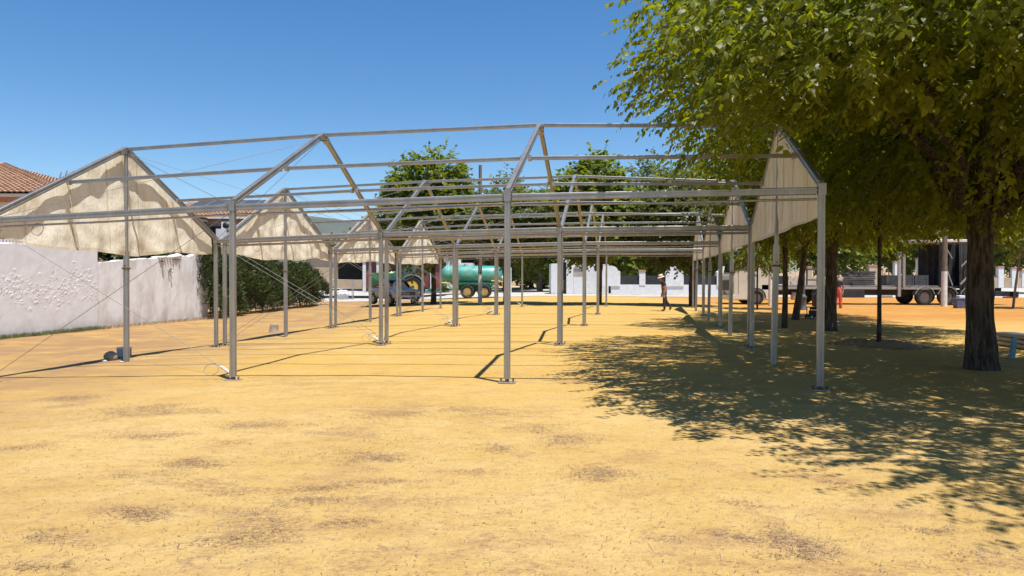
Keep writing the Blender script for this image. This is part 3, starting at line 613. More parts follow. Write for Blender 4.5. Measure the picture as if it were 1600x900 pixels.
# ------------------------------------------------------------------ left side: plaster walls, hedge, houses
def wall_between(name, label, a, b, h0, h1, th, m, cat='wall', seed=1, top_amp=.015):
    a, b = Vector(a), Vector(b); d = (b - a); L = d.length; d.z = 0; d.normalize(); nrm = Vector((d.y, -d.x, 0)); r = random.Random(seed); n = max(4, int(L / .22)); k = 14; mb = MB(); rows = []
    for i in range(n + 1):
        t = i / n; p = a.lerp(b, t); p.z = float(G(p.x, p.y)) - .1; h = h0 + (h1 - h0) * t + .1 + r.uniform(-1, 1) * top_amp; row = []
        for j in range(k + 1): row.append(p + nrm * (th / 2 + r.uniform(-1, 1) * .002) + UPZ * h * j / k)
        for off in (0, -th / 2): row.append(p + nrm * off + UPZ * (h + .015))
        row.append(p - nrm * th / 2); rows.append(row)
    q = len(rows[0]); mb.add([v for row in rows for v in row], [(i * q + j, (i + 1) * q + j, (i + 1) * q + j + 1, i * q + j + 1) for i in range(n) for j in range(q - 1)] + [tuple(range(q))[::-1], tuple(n * q + j for j in range(q))])
    o = mb.obj(name, m, None, a); ft = o.data.attributes.new('foot', 'FLOAT', 'POINT'); ft.data.foreach_set('value', [math.exp(-max(0, q_ % q if q_ % q <= k else k) / k * (h0 + h1) / 2 / .22) for q_ in range(len(mb.v))])
    return tag(o, label, cat)
wa0, wa1, wa2 = at(-60, 535), at(147, 513.5), at(321, 497)
hpx = lambda p, py: (at_y(800, py, p.y).z - p.z)
w1 = wall_between('plaster_wall', 'taller white wall at left with flaking lumpy plaster', wa0, wa1, hpx(wa0, 381), hpx(wa1, 386), .3, m_plaster, seed=2)
w2 = wall_between('plaster_wall', 'lower grey-stained white wall next to the oleander hedge', wa1 + Vector((.02, .06, 0)), wa2, hpx(wa1, 412), hpx(wa2, 399), .26, m_plaster_stained, seed=3, top_amp=.03)
# flaked plaster lumps across the tall wall, each a small raised scab
fl = MB(); d = (wa1 - wa0); L = d.length; dn = d.normalized(); nw = Vector((dn.y, -dn.x, 0)).normalized(); rr = random.Random(5)
for i in range(420):
    t = rr.random(); hh = 1.55 + .35 * math.sin(t * 9) * .5 + rr.gauss(0, .28); p = wa0.lerp(wa1, t); z = float(G(p.x, p.y)) + hh; s = rr.uniform(.03, .13); n_ = 7; ang = rr.random() * 6
    c0 = Vector((p.x, p.y, z)) + nw * .152; vs = [c0 + (dn * math.cos(ang + 6.283 * k / n_) * 1.5 + UPZ * math.sin(ang + 6.283 * k / n_)) * s * rr.uniform(.35, 1.2) - nw * .004 for k in range(n_)] + [c0 + nw * rr.uniform(.002, .010) + (dn * rr.uniform(-.5, .5) + UPZ * .5) * s]
    fl.add(vs, [(k, (k + 1) % n_, n_) for k in range(n_)])
fl.obj('plaster_flakes', m_plaster, w1, wa0, kind='stuff')
# coping: bare bricks at the step, white round stone, drain pipe
for i in range(5):
    p = wa1.lerp(wa2, .012 + i * .058); z = float(G(p.x, p.y)) + hpx(wa1, 412) + .04 - i * .012
    MB().box(Vector((p.x, p.y, z)), (.62, .2, .06), 0, math.atan2((wa2 - wa1).y, (wa2 - wa1).x)).obj('coping_brick', m_tile, w2, wa1 + Vector((.02, .06, 0)))
p = wa1.lerp(wa2, .68); z = float(G(p.x, p.y)) + hpx(wa1, 412) * .32 + hpx(wa2, 399) * .68 + .1
for i in range(9):
    t = i / 8; q = wa1.lerp(wa2, .50 + .2 * t); hz = float(G(q.x, q.y)) + hpx(wa1, 412) * .4 + hpx(wa2, 399) * .6
    MB().ball(Vector((q.x, q.y, hz - .02 + .10 * t ** 2)), .10, 0, 8, 6, (2.4, 1, .5 + .7 * t * t)).obj('mortar_cap', m_white, w2, wa1 + Vector((.02, .06, 0)))
p = wa1.lerp(wa2, .885); zt = float(G(p.x, p.y)) + hpx(wa2, 399); nw2 = Vector(((wa2 - wa1).y, -(wa2 - wa1).x, 0)).normalized()
MB().tube([p + nw2 * .17 + UPZ * (zt - p.z - .05), p + nw2 * .17 + UPZ * (zt - p.z - 1.05)], .035, 8).obj('drain_pipe', m_steel, w2, wa1 + Vector((.02, .06, 0)))
MB().ball(p + nw2 * .17 + UPZ * (zt - p.z - 1.07), .06, 0, 8, 5).obj('drain_pipe_collar', m_steel, w2, wa1 + Vector((.02, .06, 0)))
# grass along the foot of the wall and dry tufts
def tufts(name, label, pts, n, h, m, cat, spread=.25, seed=1):
    r = random.Random(seed); mb = MB()
    for _ in range(n):
        p = pts(r.random()); x, y = p.x + r.gauss(0, spread), p.y + r.gauss(0, spread); z = float(G(x, y)); hh = h * r.uniform(.4, 1.3); a = r.random() * 6.28; wx, wy = math.cos(a) * .008, math.sin(a) * .008; lx, ly = r.gauss(0, .4) * hh, r.gauss(0, .4) * hh
        mb.add([(x - wx, y - wy, z - .01), (x + wx, y + wy, z - .01), (x + lx * .5 + wx * .6, y + ly * .5 + wy * .6, z + hh * .6), (x + lx, y + ly, z + hh)], [(0, 1, 2), (0, 2, 3)])
    return tag(mb.obj(name, m, kind='stuff'), label, cat)
m_grass = mat('weedy grass', (.06, .085, .02), (.16, .17, .05), rough=.8, scale=3, world=True); m_straw = mat('dry straw', (.30, .20, .11), (.50, .37, .22), rough=.9, scale=9, world=True)
tufts('grass', 'green weeds along the foot of the tall white wall', lambda t: wa0.lerp(wa1, t) + nw * .3, 2600, .13, m_grass, 'grass', .13, 1)
tufts('dry_grass', 'dry yellow weeds along the foot of the stained wall', lambda t: wa1.lerp(wa2, t) + nw2 * .35, 1800, .11, m_straw, 'grass', .16, 2)

# oleander hedge: many bushes merged into one clipped mass, counted as one hedge
h0, h1 = at(330, 499), at(513, 476); hd = thing('oleander_hedge', 'dense dark oleander hedge with pink flowers beside the stained wall', 'hedge', h0)
rng = np.random.default_rng(77); n = 10500; t = rng.uniform(0, 1, n); hv = np.array(h1 - h0); hn = np.array([hv[1], -hv[0], 0]); hn /= np.linalg.norm(hn); hh = hpx(h0, 398)
u = rng.uniform(-1, 1, n); v = rng.uniform(0, 1, n) ** .75; prof = (1 - .6 * v ** 3) * (1 + .18 * np.sin(t * 19) + .14 * np.sin(t * 37 + 2 * v * 3) + .1 * np.sin(v * 9 + t * 11)); edge = rng.uniform(0, 1, n) ** .3
hgt = hh * (1.0 + .06 * np.sin(t * 17) + .05 * np.sin(t * 37 + 1) + .06 * rng.uniform(-1, 1, n) ** 3 - .26 * t)
P = np.array(h0) + t[:, None] * hv - hn * 1.35 + hn[None] * (np.sign(u) * edge * 1.35 * prof)[:, None]; P[:, 2] = G(P[:, 0], P[:, 1]) + .12 + v * hgt
c_ = np.array(h0) + t[:, None] * hv - hn * 1.35; c_[:, 2] = P[:, 2] - .8
b, dd, nr, ln, ti = twig_leaves(P, [0, 0, 0], rng, 9, .5, (.12, .22), .2, .3)
out = unit(P - c_); dd = unit(np.repeat(out, 9, 0) + rng.normal(0, .55, b.shape) + [0, 0, .45]); b = np.repeat(P, 9, 0) + dd * rng.uniform(0, .3, (len(b), 1))
leaf_mesh('foliage', m_leaf_dark, b, dd, unit(rng.normal(0, 1, b.shape) + [0, 0, .8]), ln, ti, hd, h0, .28, True)
fm = MB(); rr = random.Random(9)
for i in range(150):
    k = rr.randrange(n); cl = rr.random()
    if t[k] > .62 and rr.random() < .8: continue
    p = Vector(P[k] + out[k] * .22)
    for q in range(5):
        a = rr.random() * 6.28; s = rr.uniform(.05, .085); o = p + Vector((rr.gauss(0, .06), rr.gauss(0, .06), rr.gauss(0, .06)))
        fm.add([o, o + Vector((math.cos(a) * s, math.sin(a) * s, s * .5)), o + Vector((0, 0, s)), o + Vector((-math.sin(a) * s, math.cos(a) * s, s * .4))], [(0, 1, 2, 3)])
fm.obj('flowers', m_flower, hd, h0, kind='stuff')
core = MB(); rr = random.Random(4)
for i in range(40):
    q = h0.lerp(h1, (i + .5) / 40) - Vector(hn) * (1.35 + rr.uniform(-.5, .5)); z = float(G(q.x, q.y)); core.tube([Vector((q.x, q.y, z - .1)), Vector((q.x + rr.gauss(0, .2), q.y + rr.gauss(0, .2), z + hh * .7))], [.03, .012], 6)
core.obj('stems', m_bark, hd, h0, kind='stuff')
far_tree('dark garden shrub behind the white wall, above the bare brick coping', 205, 374, 428, 110, 33, 61, m_leaf_dark, 1620, (.14, .22), 'garden_shrub', .6, 'garden shrubs behind the wall')
far_tree('dark garden shrub between the two houses, mostly behind the canvas', 290, 384, 430, 75, 36, 62, m_leaf_dark, 900, (.14, .22), 'garden_shrub', .6, 'garden shrubs behind the wall')

# picket railing above the tall wall
m_picket = mat('pinkish white picket', (.62, .54, .55), (.70, .62, .63), rough=.7, scale=4)
f0, f1 = at_y(-60, 385, 26), at_y(150, 385, 29); f0.z = float(G(f0.x, f0.y)); f1.z = float(G(f1.x, f1.y)); fence = thing('picket_railing', 'white picket railing with dark posts above the tall white wall', 'fence', f0)
ptop, pbot = at_y(50, 371, 27.5).z, at_y(50, 392, 27.5).z; N = 42
for i in range(N):
    p = f0.lerp(f1, (i + .5) / N) - f0; MB().box((p.x, p.y, (ptop + pbot) / 2 - f0.z), (.075, .03, ptop - pbot), 0, .5).obj('picket', m_picket, fence)
for i in range(5):
    p = f0.lerp(f1, (i * 11 + 1) / (N + 3)) - f0; MB().box((p.x, p.y + .05, (ptop - f0.z) / 2 + .02), (.1, .1, ptop - f0.z), 0, .5).obj('fence_post', m_dark, fence)
for z in (pbot + .05, ptop - .1):
    MB().extr(Vector((0, .035, z - f0.z)), f1 - f0 + Vector((0, .035, z - f1.z)), rect(.03, .05), (1, 0, 0)).obj('fence_rail', m_dark, fence)
MB().extr(Vector((0, 0, pbot - f0.z - .9)), f1 - f0 + Vector((0, 0, pbot - f1.z - .9)), rect(.25, 1.8), (0, 1, 0)).obj('fence_base_wall', m_plaster, fence)

def tiled_slope(mb, e0, e1, r0, r1, rows, pitch=.24, m=0, amp=.055):
    """barrel tiles: corrugated and stepped from the eave e0-e1 up to r0-r1"""
    e0, e1, r0, r1 = map(Vector, (e0, e1, r0, r1)); n = max(8, int((e1 - e0).length / pitch) * 4); nn = ((e1 - e0).cross(r0 - e0)).normalized(); nn = nn if nn.z > 0 else -nn
    for j in range(rows):
        for end in (0,):
            ring = []
            for tt, lift in ((j / rows, .045), ((j + 1) / rows, 0)):
                a, b_ = e0.lerp(r0, tt), e1.lerp(r1, tt); W = (b_ - a).length; row = []
                for i in range(n + 1):
                    x = (e1 - e0).length * i / n; fr = ((x - ((e1 - e0).length - W) * (e0.lerp(r0, tt) - e0).length / max(1e-6, (e0.lerp(r0, tt) - e0).length + (e1.lerp(r1, tt) - e1).length)) / max(W, .01)); fr = min(1, max(0, fr))
                    row.append(a.lerp(b_, fr) + nn * (amp * abs(math.sin(math.pi * (fr * W) / pitch)) + lift))
                ring.append(row)
            k = n + 1; base_row = [v - nn * .05 for v in ring[0]]
            mb.add(base_row + ring[0] + ring[1], [(i, i + 1, k + i + 1, k + i) for i in range(n)] + [(k + i, k + i + 1, 2 * k + i + 1, 2 * k + i) for i in range(n)], m, False)
m_wall_lilac = mat('pale lilac render', (.60, .55, .56), (.68, .63, .63), rough=.9, scale=1.5)
m_fascia = mat('terracotta fascia', (.36, .17, .10), (.44, .22, .14), rough=.8, scale=5)
m_cream = mat('cream cornice', (.70, .62, .55), rough=.8)
# the house on the left edge: hip roof, cornice, wall
y_h = 30.0; ez = at_y(0, 301, y_h).z; rz_ = at_y(7, 259, y_h + 8).z; xR = at_y(103, 300, y_h).x; xL = xR - 13; g_h = -.5
house = thing('tiled_house', 'house on the left edge with hipped terracotta roof behind the picket railing', 'house', (xR - 6.5, y_h, g_h))
hb = Vector((xR - 6.5, y_h, g_h)); mb = MB(); e = [(xL, y_h), (xR, y_h), (xR, y_h + 16), (xL, y_h + 16)]; rA, rB = Vector((xL + 3, y_h + 8, rz_)), Vector((xR - 8, y_h + 8, rz_))
E_ = [Vector((x, y, ez)) for x, y in e]
tiled_slope(mb, E_[0], E_[1], rA, rB, 22); tiled_slope(mb, E_[1], E_[2], rB, rB, 22); tiled_slope(mb, E_[2], E_[3], rB, rA, 22); tiled_slope(mb, E_[3], E_[0], rA, rA, 22)
mb.obj('roof_tiles', m_tile, house, hb, kind='stuff')
hm = MB()
for A, B in ((E_[1], rB), (rA, rB), (E_[0], rA)):
    n_ = int((B - A).length / .38)
    for i in range(n_):
        a, b_ = A.lerp(B, i / n_) + UPZ * .07, A.lerp(B, (i + 1.12) / n_) + UPZ * .05; hm.tube([a, b_], [.14, .10], 8, 0)
hm.obj('hip_tiles', m_tile, house, hb, kind='stuff')
MB().box((xR - 6.5, y_h + 8, ez - .09), (12.9, 15.9, .12)).obj('cornice', m_cream, house, hb); MB().box((xR - 6.5, y_h + 8, ez - .24), (12.5, 15.5, .18)).obj('fascia', m_fascia, house, hb)
MB().box((xR - 6.5, y_h + 8, (ez - .33 + g_h) / 2), (12.0, 15, ez - .33 - g_h)).obj('house_wall', m_wall_lilac, house, hb)
for k, x in enumerate((xR - 9.5, xR - 3)):
    wn = MB().box((x, y_h + .47, ez - 1.9), (1.3, .08, 1.25)).obj('window', m_fascia, house, hb); MB().box((x, y_h + .44, ez - 1.9), (1.1, .06, 1.05)).obj('pane', m_glass, wn, hb)
# aerials on the house roof
ap = at_y(105, 300, y_h + 1.2); ant = thing('roof_aerial', 'television aerials on a mast above the left canvas gable', 'aerial', (ap.x, ap.y, ez - .25)); m_aer = mat('aerial metal', (.30, .24, .24), rough=.5, metal=.5); k = PX(y_h + 1.2)
am = MB().tube([(0, 0, 0), (0, 0, 1.05)], .04, 8); am.obj('mast', m_aer, ant)
for dx, hz in ((-.22, .1), (.02, .16), (.26, .14)):
    MB().tube([(dx, 0, .55), (dx - .05, -.1, .85 + hz), (dx - .02, 0, 1.15 + hz)], [.035, .025, .022], 6).obj('element', m_aer, ant)
MB().tube([(-.24, 0, .85), (.32, .05, .92)], .035, 6).obj('crossbar', m_aer, ant); MB().box((.12, 0, .9), (.22, .12, .1)).obj('amplifier', m_aer, ant)

# the second house with solar panels
y2 = 44.0; zf = lambda py: at_y(330, py, y2).z; xa, xb = at_y(262, 340, y2).x, at_y(402, 340, y2).x; hb2 = Vector(((xa + xb) / 2, y2, -.6)); house2 = thing('solar_panel_house', 'house with solar panels on its tiled roof, behind the oleander hedge', 'house', hb2)
ze, zr = zf(338), zf(306); mb = MB(); dep = 4.2; tiled_slope(mb, (xa - .5, y2, ze), (xb, y2, ze), (xa - .5, y2 + dep, zr), (xb - 1.7, y2 + dep, zr), 11)
tiled_slope(mb, (xb, y2, ze), (xb, y2 + 2 * dep, ze), (xb - 1.7, y2 + dep, zr), (xb - 1.7, y2 + dep, zr), 9)
mb.obj('roof_tiles', m_tile, house2, hb2, kind='stuff')
MB().box(((xa + xb) / 2 - .25, y2 + dep, ze - .08), (xb - xa + .6, 2 * dep + .1, .12)).obj('cornice', m_cream, house2, hb2); MB().box(((xa + xb) / 2 - .25, y2 + dep, ze - .22), (xb - xa + .3, 2 * dep - .2, .16)).obj('fascia', m_fascia, house2, hb2)
MB().box(((xa + xb) / 2 - .25, y2 + dep, (ze - .3 - .6) / 2), (xb - xa, 2 * dep - .6, ze - .3 + .6)).obj('house_wall', mat('grey white render', (.44, .42, .42), (.52, .5, .5), rough=.9, scale=2), house2, hb2)
m_solar = mat('solar cell', (.035, .035, .04), (.06, .06, .065), rough=.55, scale=3)
sl_ = Vector((0, dep, zr - ze)).normalized(); sn = Vector((0, -sl_.z, sl_.y))
for i in range(5):
    x = xa + .55 + i * .98; c = Vector((x + .47, y2, ze)) + sl_ * 2.75 + sn * .28; R = Matrix((Vector((1, 0, 0)), sl_, sn)).transposed()
    pn = MB().box(c, (.94, 2.1, .04), R=R).obj('solar_panel', m_steel, house2, hb2); MB().box(c + sn * .02, (.88, 2.02, .012), R=R).obj('solar_cells', m_solar, pn, hb2)
for px, wd in ((333, 1.0), (300, 1.0)):
    x = at_y(px, 360, y2).x; wn = MB().box((x, y2 + .28, zf(368)), (wd + .2, .1, 1.3)).obj('window', m_fascia, house2, hb2); MB().box((x, y2 + .24, zf(368)), (wd, .08, 1.1)).obj('pane', m_glass, wn, hb2)
ac = at_y(353, 352, y2).x; acu = MB().box((ac, y2 + .15, zf(352)), (.55, .3, .5)).obj('air_conditioner', m_white, house2, hb2); MB().lathe([(.0, 0), (.19, 0), (.19, .02), (0, .02)], (ac, y2 - .02, zf(352)), 'Y', 16).obj('fan_grille', m_dark, acu, hb2)
MB().box((at_y(346, 365, y2).x, y2 + .1, zf(366)), (.6, .35, .65)).obj('gas_meter_box', m_white, house2, hb2)

# utility poles with whitewashed feet
def pole(label, px, py, top, r, white_py, m=m_oldwood, lean=0):
    b = at(px, py); o = thing('utility_pole', label, 'utility pole', b, 0, 'poles with whitewashed feet'); zt = at_y(px, top, b.y).z - b.z; zw = at_y(px, white_py, b.y).z - b.z
    MB().tube([(0, 0, -.2), (lean * zw / zt, 0, zw)], [r * 1.08, r], 14).obj('whitewashed_foot', m_whitewash, o); MB().tube([(lean * zw / zt, 0, zw), (lean, 0, zt)], [r * .98, r * .8], 14).obj('shaft', m, o); return o
pole('tall wooden pole with a whitewashed foot in front of the green tank', 750, 473, 258, .125, 428)
pole('pole with a whitewashed foot in front of the black lorry curtain', 1475, 479, 340, .145, 424, m_bark_pale)
pole('pole with a whitewashed foot behind the lorry cab', 1204, 478, 340, .12, 424, m_bark_pale)
pole('short whitewashed post right of the green tank', 797, 458, 418, .13, 421, m_whitewash)

# ------------------------------------------------------------------ buildings and walls at the back
def block(name, px0, px1, py0, py1, y, dep, m, par, org, bev=.01):
    """a box whose front face spans the given picture extent at ground distance y"""
    a, b = at_y(px0, py1, y), at_y(px1, py0, y); return MB().box(((a.x + b.x) / 2, y + dep / 2, (a.z + b.z) / 2), (b.x - a.x, dep, b.z - a.z)).obj(name, m, par, org, bevel=bev)
m_redoor = mat('dull red sheet metal', (.17, .045, .035), (.24, .07, .05), rough=.6, scale=2); m_tan = mat('tan render', (.38, .28, .18), (.48, .37, .26), rough=.9, scale=1)
m_inner_shade = mat('interior wall in painted shade', (.03, .028, .025), (.06, .055, .05), rough=.95, scale=1)  # near-black colour paints in the shade inside barn bay and kiosk
yb = 66.0; bo = at_y(560, 452, yb); barn = thing('open_barn', 'barn with dark open bay and dull red metal doors behind the pickup', 'barn', bo)
block('side_wall', 478, 527, 396, 452, yb, .4, m_tan, barn, bo); block('parapet_wall', 527, 566, 437, 451.5, yb + .05, .3, m_tan, barn, bo); block('lintel', 527, 700, 390, 409, yb - .02, .4, m_white, barn, bo)
block('back_wall', 478, 700, 392, 452, yb + 7, .3, m_inner_shade, barn, bo); block('roof_slab', 474, 704, 386, 390.5, yb - .4, 8, m_fascia, barn, bo)
for q in (566.5, 588, 620, 672, 697): block('column', q, q + 5, 408.5, 457 if q == 566.5 else 452, yb - .06, .35, m_white, barn, bo)
for q0, q1 in ((572, 588), (593, 620), (625, 672), (677, 697)): block('metal_door', q0, q1, 409, 452, yb + .1, .08, m_redoor, barn, bo)
sg = at_y(607, 417, yb); tri = MB().add([(sg.x - .32, yb + .06, sg.z - .28), (sg.x + .32, yb + .06, sg.z - .28), (sg.x, yb + .06, sg.z + .3), (sg.x - .32, yb + .08, sg.z - .28), (sg.x + .32, yb + .08, sg.z - .28), (sg.x, yb + .08, sg.z + .3)], [(0, 1, 2), (5, 4, 3), (0, 3, 4, 1), (1, 4, 5, 2), (2, 5, 3, 0)]); tri.obj('warning_sign', mat('orange sign', (.75, .36, .10), rough=.6), barn, bo)
ys = 70.0; so_ = at_y(720, 456, ys); shed = thing('white_shed', 'small white building behind the green tank', 'shed', so_)
block('shed_wall', 702, 738, 411, 456, ys, 4, m_white, shed, so_); block('parapet', 700, 716, 404, 411.5, ys + .03, 3.9, m_white, shed, so_); c = at_y(727, 418, ys)
MB().lathe([(0, -.03), (.28, -.03), (.28, .02), (0, .02)], (c.x, ys, c.z), 'Y', 16).obj('round_window', m_glass, shed, so_)
# white kiosk with doorway and shutter
yk = 64.0; ko = at_y(905, 457, yk); kiosk = thing('white_kiosk', 'white flat-roofed kiosk with dark doorway and grey shutter behind the crowd barriers', 'kiosk', ko)
block('kiosk_wall', 861, 878.5, 412, 459, yk, 3.2, m_white, kiosk, ko); block('kiosk_wall', 885, 896, 406, 459, yk, 3.2, m_white, kiosk, ko); block('kiosk_wall', 912, 951, 413, 459, yk + .03, 3.2, m_white, kiosk, ko)
block('sill_wall', 896, 912, 433, 459, yk + .06, .3, m_white, kiosk, ko); block('lintel', 895.5, 912.5, 409, 419, yk + .04, .4, m_white, kiosk, ko); block('lintel', 878, 886, 404, 409, yk + .05, .4, m_white, kiosk, ko)
block('inner_wall', 876, 914, 409, 459, yk + 2.2, .2, m_inner_shade, kiosk, ko)
for i in range(6): block('shutter_slat', 896.2, 911.8, 419.2 + i * 2.3, 421.2 + i * 2.3, yk + .12, .06, m_concrete, kiosk, ko)
block('door_leaf', 879, 885, 410, 458, yk + .5, .08, m_dark, kiosk, ko)
# low white wall with arched piers
yw = 62.5; wo = at_y(1020, 457, yw); low = thing('low_white_wall', 'low white wall with arched piers and dark railing sheets behind the walking person', 'wall', wo)
block('wall_base', 955, 1232, 445.5, 459, yw, .35, m_white, low, wo)
def pier(px0, px1, py0, sh, name='arched_pier'):
    pts = [(px0, 447), (px1, 447), (px1, py0 + sh)] + [((px0 + px1) / 2 + (px1 - px0) / 2 * .74 * math.cos(t), py0 + sh * .8 - sh * .8 * math.sin(t)) for t in np.linspace(.0, math.pi, 13)] + [(px0, py0 + sh)]
    vs = [at_y(p, q, yw) for p, q in pts]; MB().prism([(v.x, v.z) for v in vs], yw - .08, yw + .42).obj(name, m_white, low, wo)
pier(937, 969, 415, 9); pier(1040, 1068, 416, 9); pier(1120, 1146, 416, 9)
block('square_pillar', 999, 1008.5, 425, 446, yw - .04, .42, m_white, low, wo); block('pillar_cap', 998.4, 1009.2, 421.6, 425, yw - .08, .5, m_fascia, low, wo)
for q0, q1 in ((969, 999), (1008.5, 1040), (1068, 1120), (1146, 1232)): block('railing_sheet', q0, q1, 431, 445.5, yw + .12, .05, m_dark, low, wo)
# wall with pillars behind the lorry
yr_ = 70.0; ro = at_y(1450, 447, yr_); rw = thing('pillared_wall', 'pale low wall with square pillars behind the lorry load', 'wall', ro)
block('wall_base', 1236, 1640, 434, 449, yr_, .35, m_tan, rw, ro)
for q, t_, wd in ((1262, 418, 7), (1300, 416, 7), (1358, 416, 13), (1398, 410, 8), (1434, 405, 8), (1446, 416, 6), (1507, 412, 8), (1560, 418, 9), (1581, 420, 9), (1597, 424, 10)):
    block('pillar', q, q + wd, t_, 449.5, yr_ - .05, .45, m_white if q > 1390 else m_tan, rw, ro); block('pillar_cap', q - .6, q + wd + .6, t_ - 2.2, t_, yr_ - .1, .55, m_fascia, rw, ro)
for q in range(1262, 1600, 9): block('railing_bar', q, q + 1.1, 420, 434.2, yr_ + .15, .04, m_dark, rw, ro, 0)

# ------------------------------------------------------------------ vehicles
def wheel(par, c, R, w, rim_r, m_rim, out=1, lugs=0, hub=.3, m_hub=None):
    """a wheel lying in the x-z plane: tyre with rim and hub as its pieces"""
    sh = R * .08
    tp = [(rim_r, -w / 2 * .8), (R - sh * 2, -w / 2), (R - sh * .6, -w / 2 * .9), (R, -w / 2 * .62), (R, w / 2 * .62), (R - sh * .6, w / 2 * .9), (R - sh * 2, w / 2), (rim_r, w / 2 * .8)]
    mb = MB().lathe(tp, c, 'Y', 36, 0, True, True)
    for i in range(lugs):
        for sd in (-1, 1):
            a = 2 * math.pi * (i + (.5 if sd > 0 else 0)) / lugs; ca, sa = math.cos(a), math.sin(a)
            mb.box((c[0] + ca * R * .985, c[1] + sd * w * .25, c[2] + sa * R * .985), (.09, w * .5, R * .055), 0, R=Matrix.Rotation(-a, 3, 'Y') @ Matrix.Rotation(sd * .5, 3, 'X'))
    t = mb.obj('wheel', m_tyre, par)
    s = out; rp = [(rim_r * 1.01, s * w * .40), (rim_r * .93, s * w * .42), (rim_r * .86, s * w * .22), (rim_r * .45, s * w * .12), (rim_r * .36, s * w * .26), (0, s * w * .28)]
    rm = MB().lathe(rp, c, 'Y', 30); rm.lathe([(rim_r, -s * w * .38), (0, -s * w * .3)], c, 'Y', 24)
    for i in range(8):
        a = i * math.pi / 4; rm.ball((c[0] + math.cos(a) * rim_r * .62, c[1] + s * w * .17, c[2] + math.sin(a) * rim_r * .62), rim_r * .05, 0, 6, 4)
    rm.obj('rim', m_rim, t); MB().lathe([(rim_r * hub, s * w * .2), (rim_r * hub * .9, s * w * .36), (0, s * w * .38)], c, 'Y', 14).obj('hub', m_hub or m_steel, t); return t
def loft(secs, m=0, cap=True, sm=True):
    mb = MB(); n = len(secs[0]); vs = [p for s_ in secs for p in s_]; fs = [(i * n + j, i * n + (j + 1) % n, (i + 1) * n + (j + 1) % n, (i + 1) * n + j) for i in range(len(secs) - 1) for j in range(n)]
    if cap: fs += [tuple(range(n))[::-1], tuple((len(secs) - 1) * n + j for j in range(n))]
    return mb.add(vs, fs, m, sm)
def ring(x, hw, z0, z1, tuck=.1, crown=.03, belt=.55):
    """a rounded body section at station x"""
    zb = z0 + (z1 - z0) * belt; half = [(hw * .86, z0), (hw * .97, z0 + (z1 - z0) * .18), (hw, zb), (hw * (1 - tuck * .35), z0 + (z1 - z0) * .86), (hw * (1 - tuck), z1 - .02), (hw * .5, z1 + crown * .6)]
    return [(x, y, z) for y, z in half] + [(x, 0, z1 + crown)] + [(x, -y, z) for y, z in half[::-1]]
def carpaint(name, c, rough=.25, metal=.5, dust=(.36, .28, .19)):
    return mat(name, c, tuple(c[i] * .6 + dust[i] * .4 for i in range(3)), rough=rough, metal=metal, scale=1.8, lo=.45, hi=.8, coat=.15)
m_lamp = mat('headlamp lens', (.55, .55, .55), rough=.1, metal=.4); m_rim_silver = mat('alloy rim', (.35, .34, .33), rough=.35, metal=.8); m_plastic = mat('black plastic', (.02, .02, .021), (.035, .035, .035), rough=.55, scale=5)
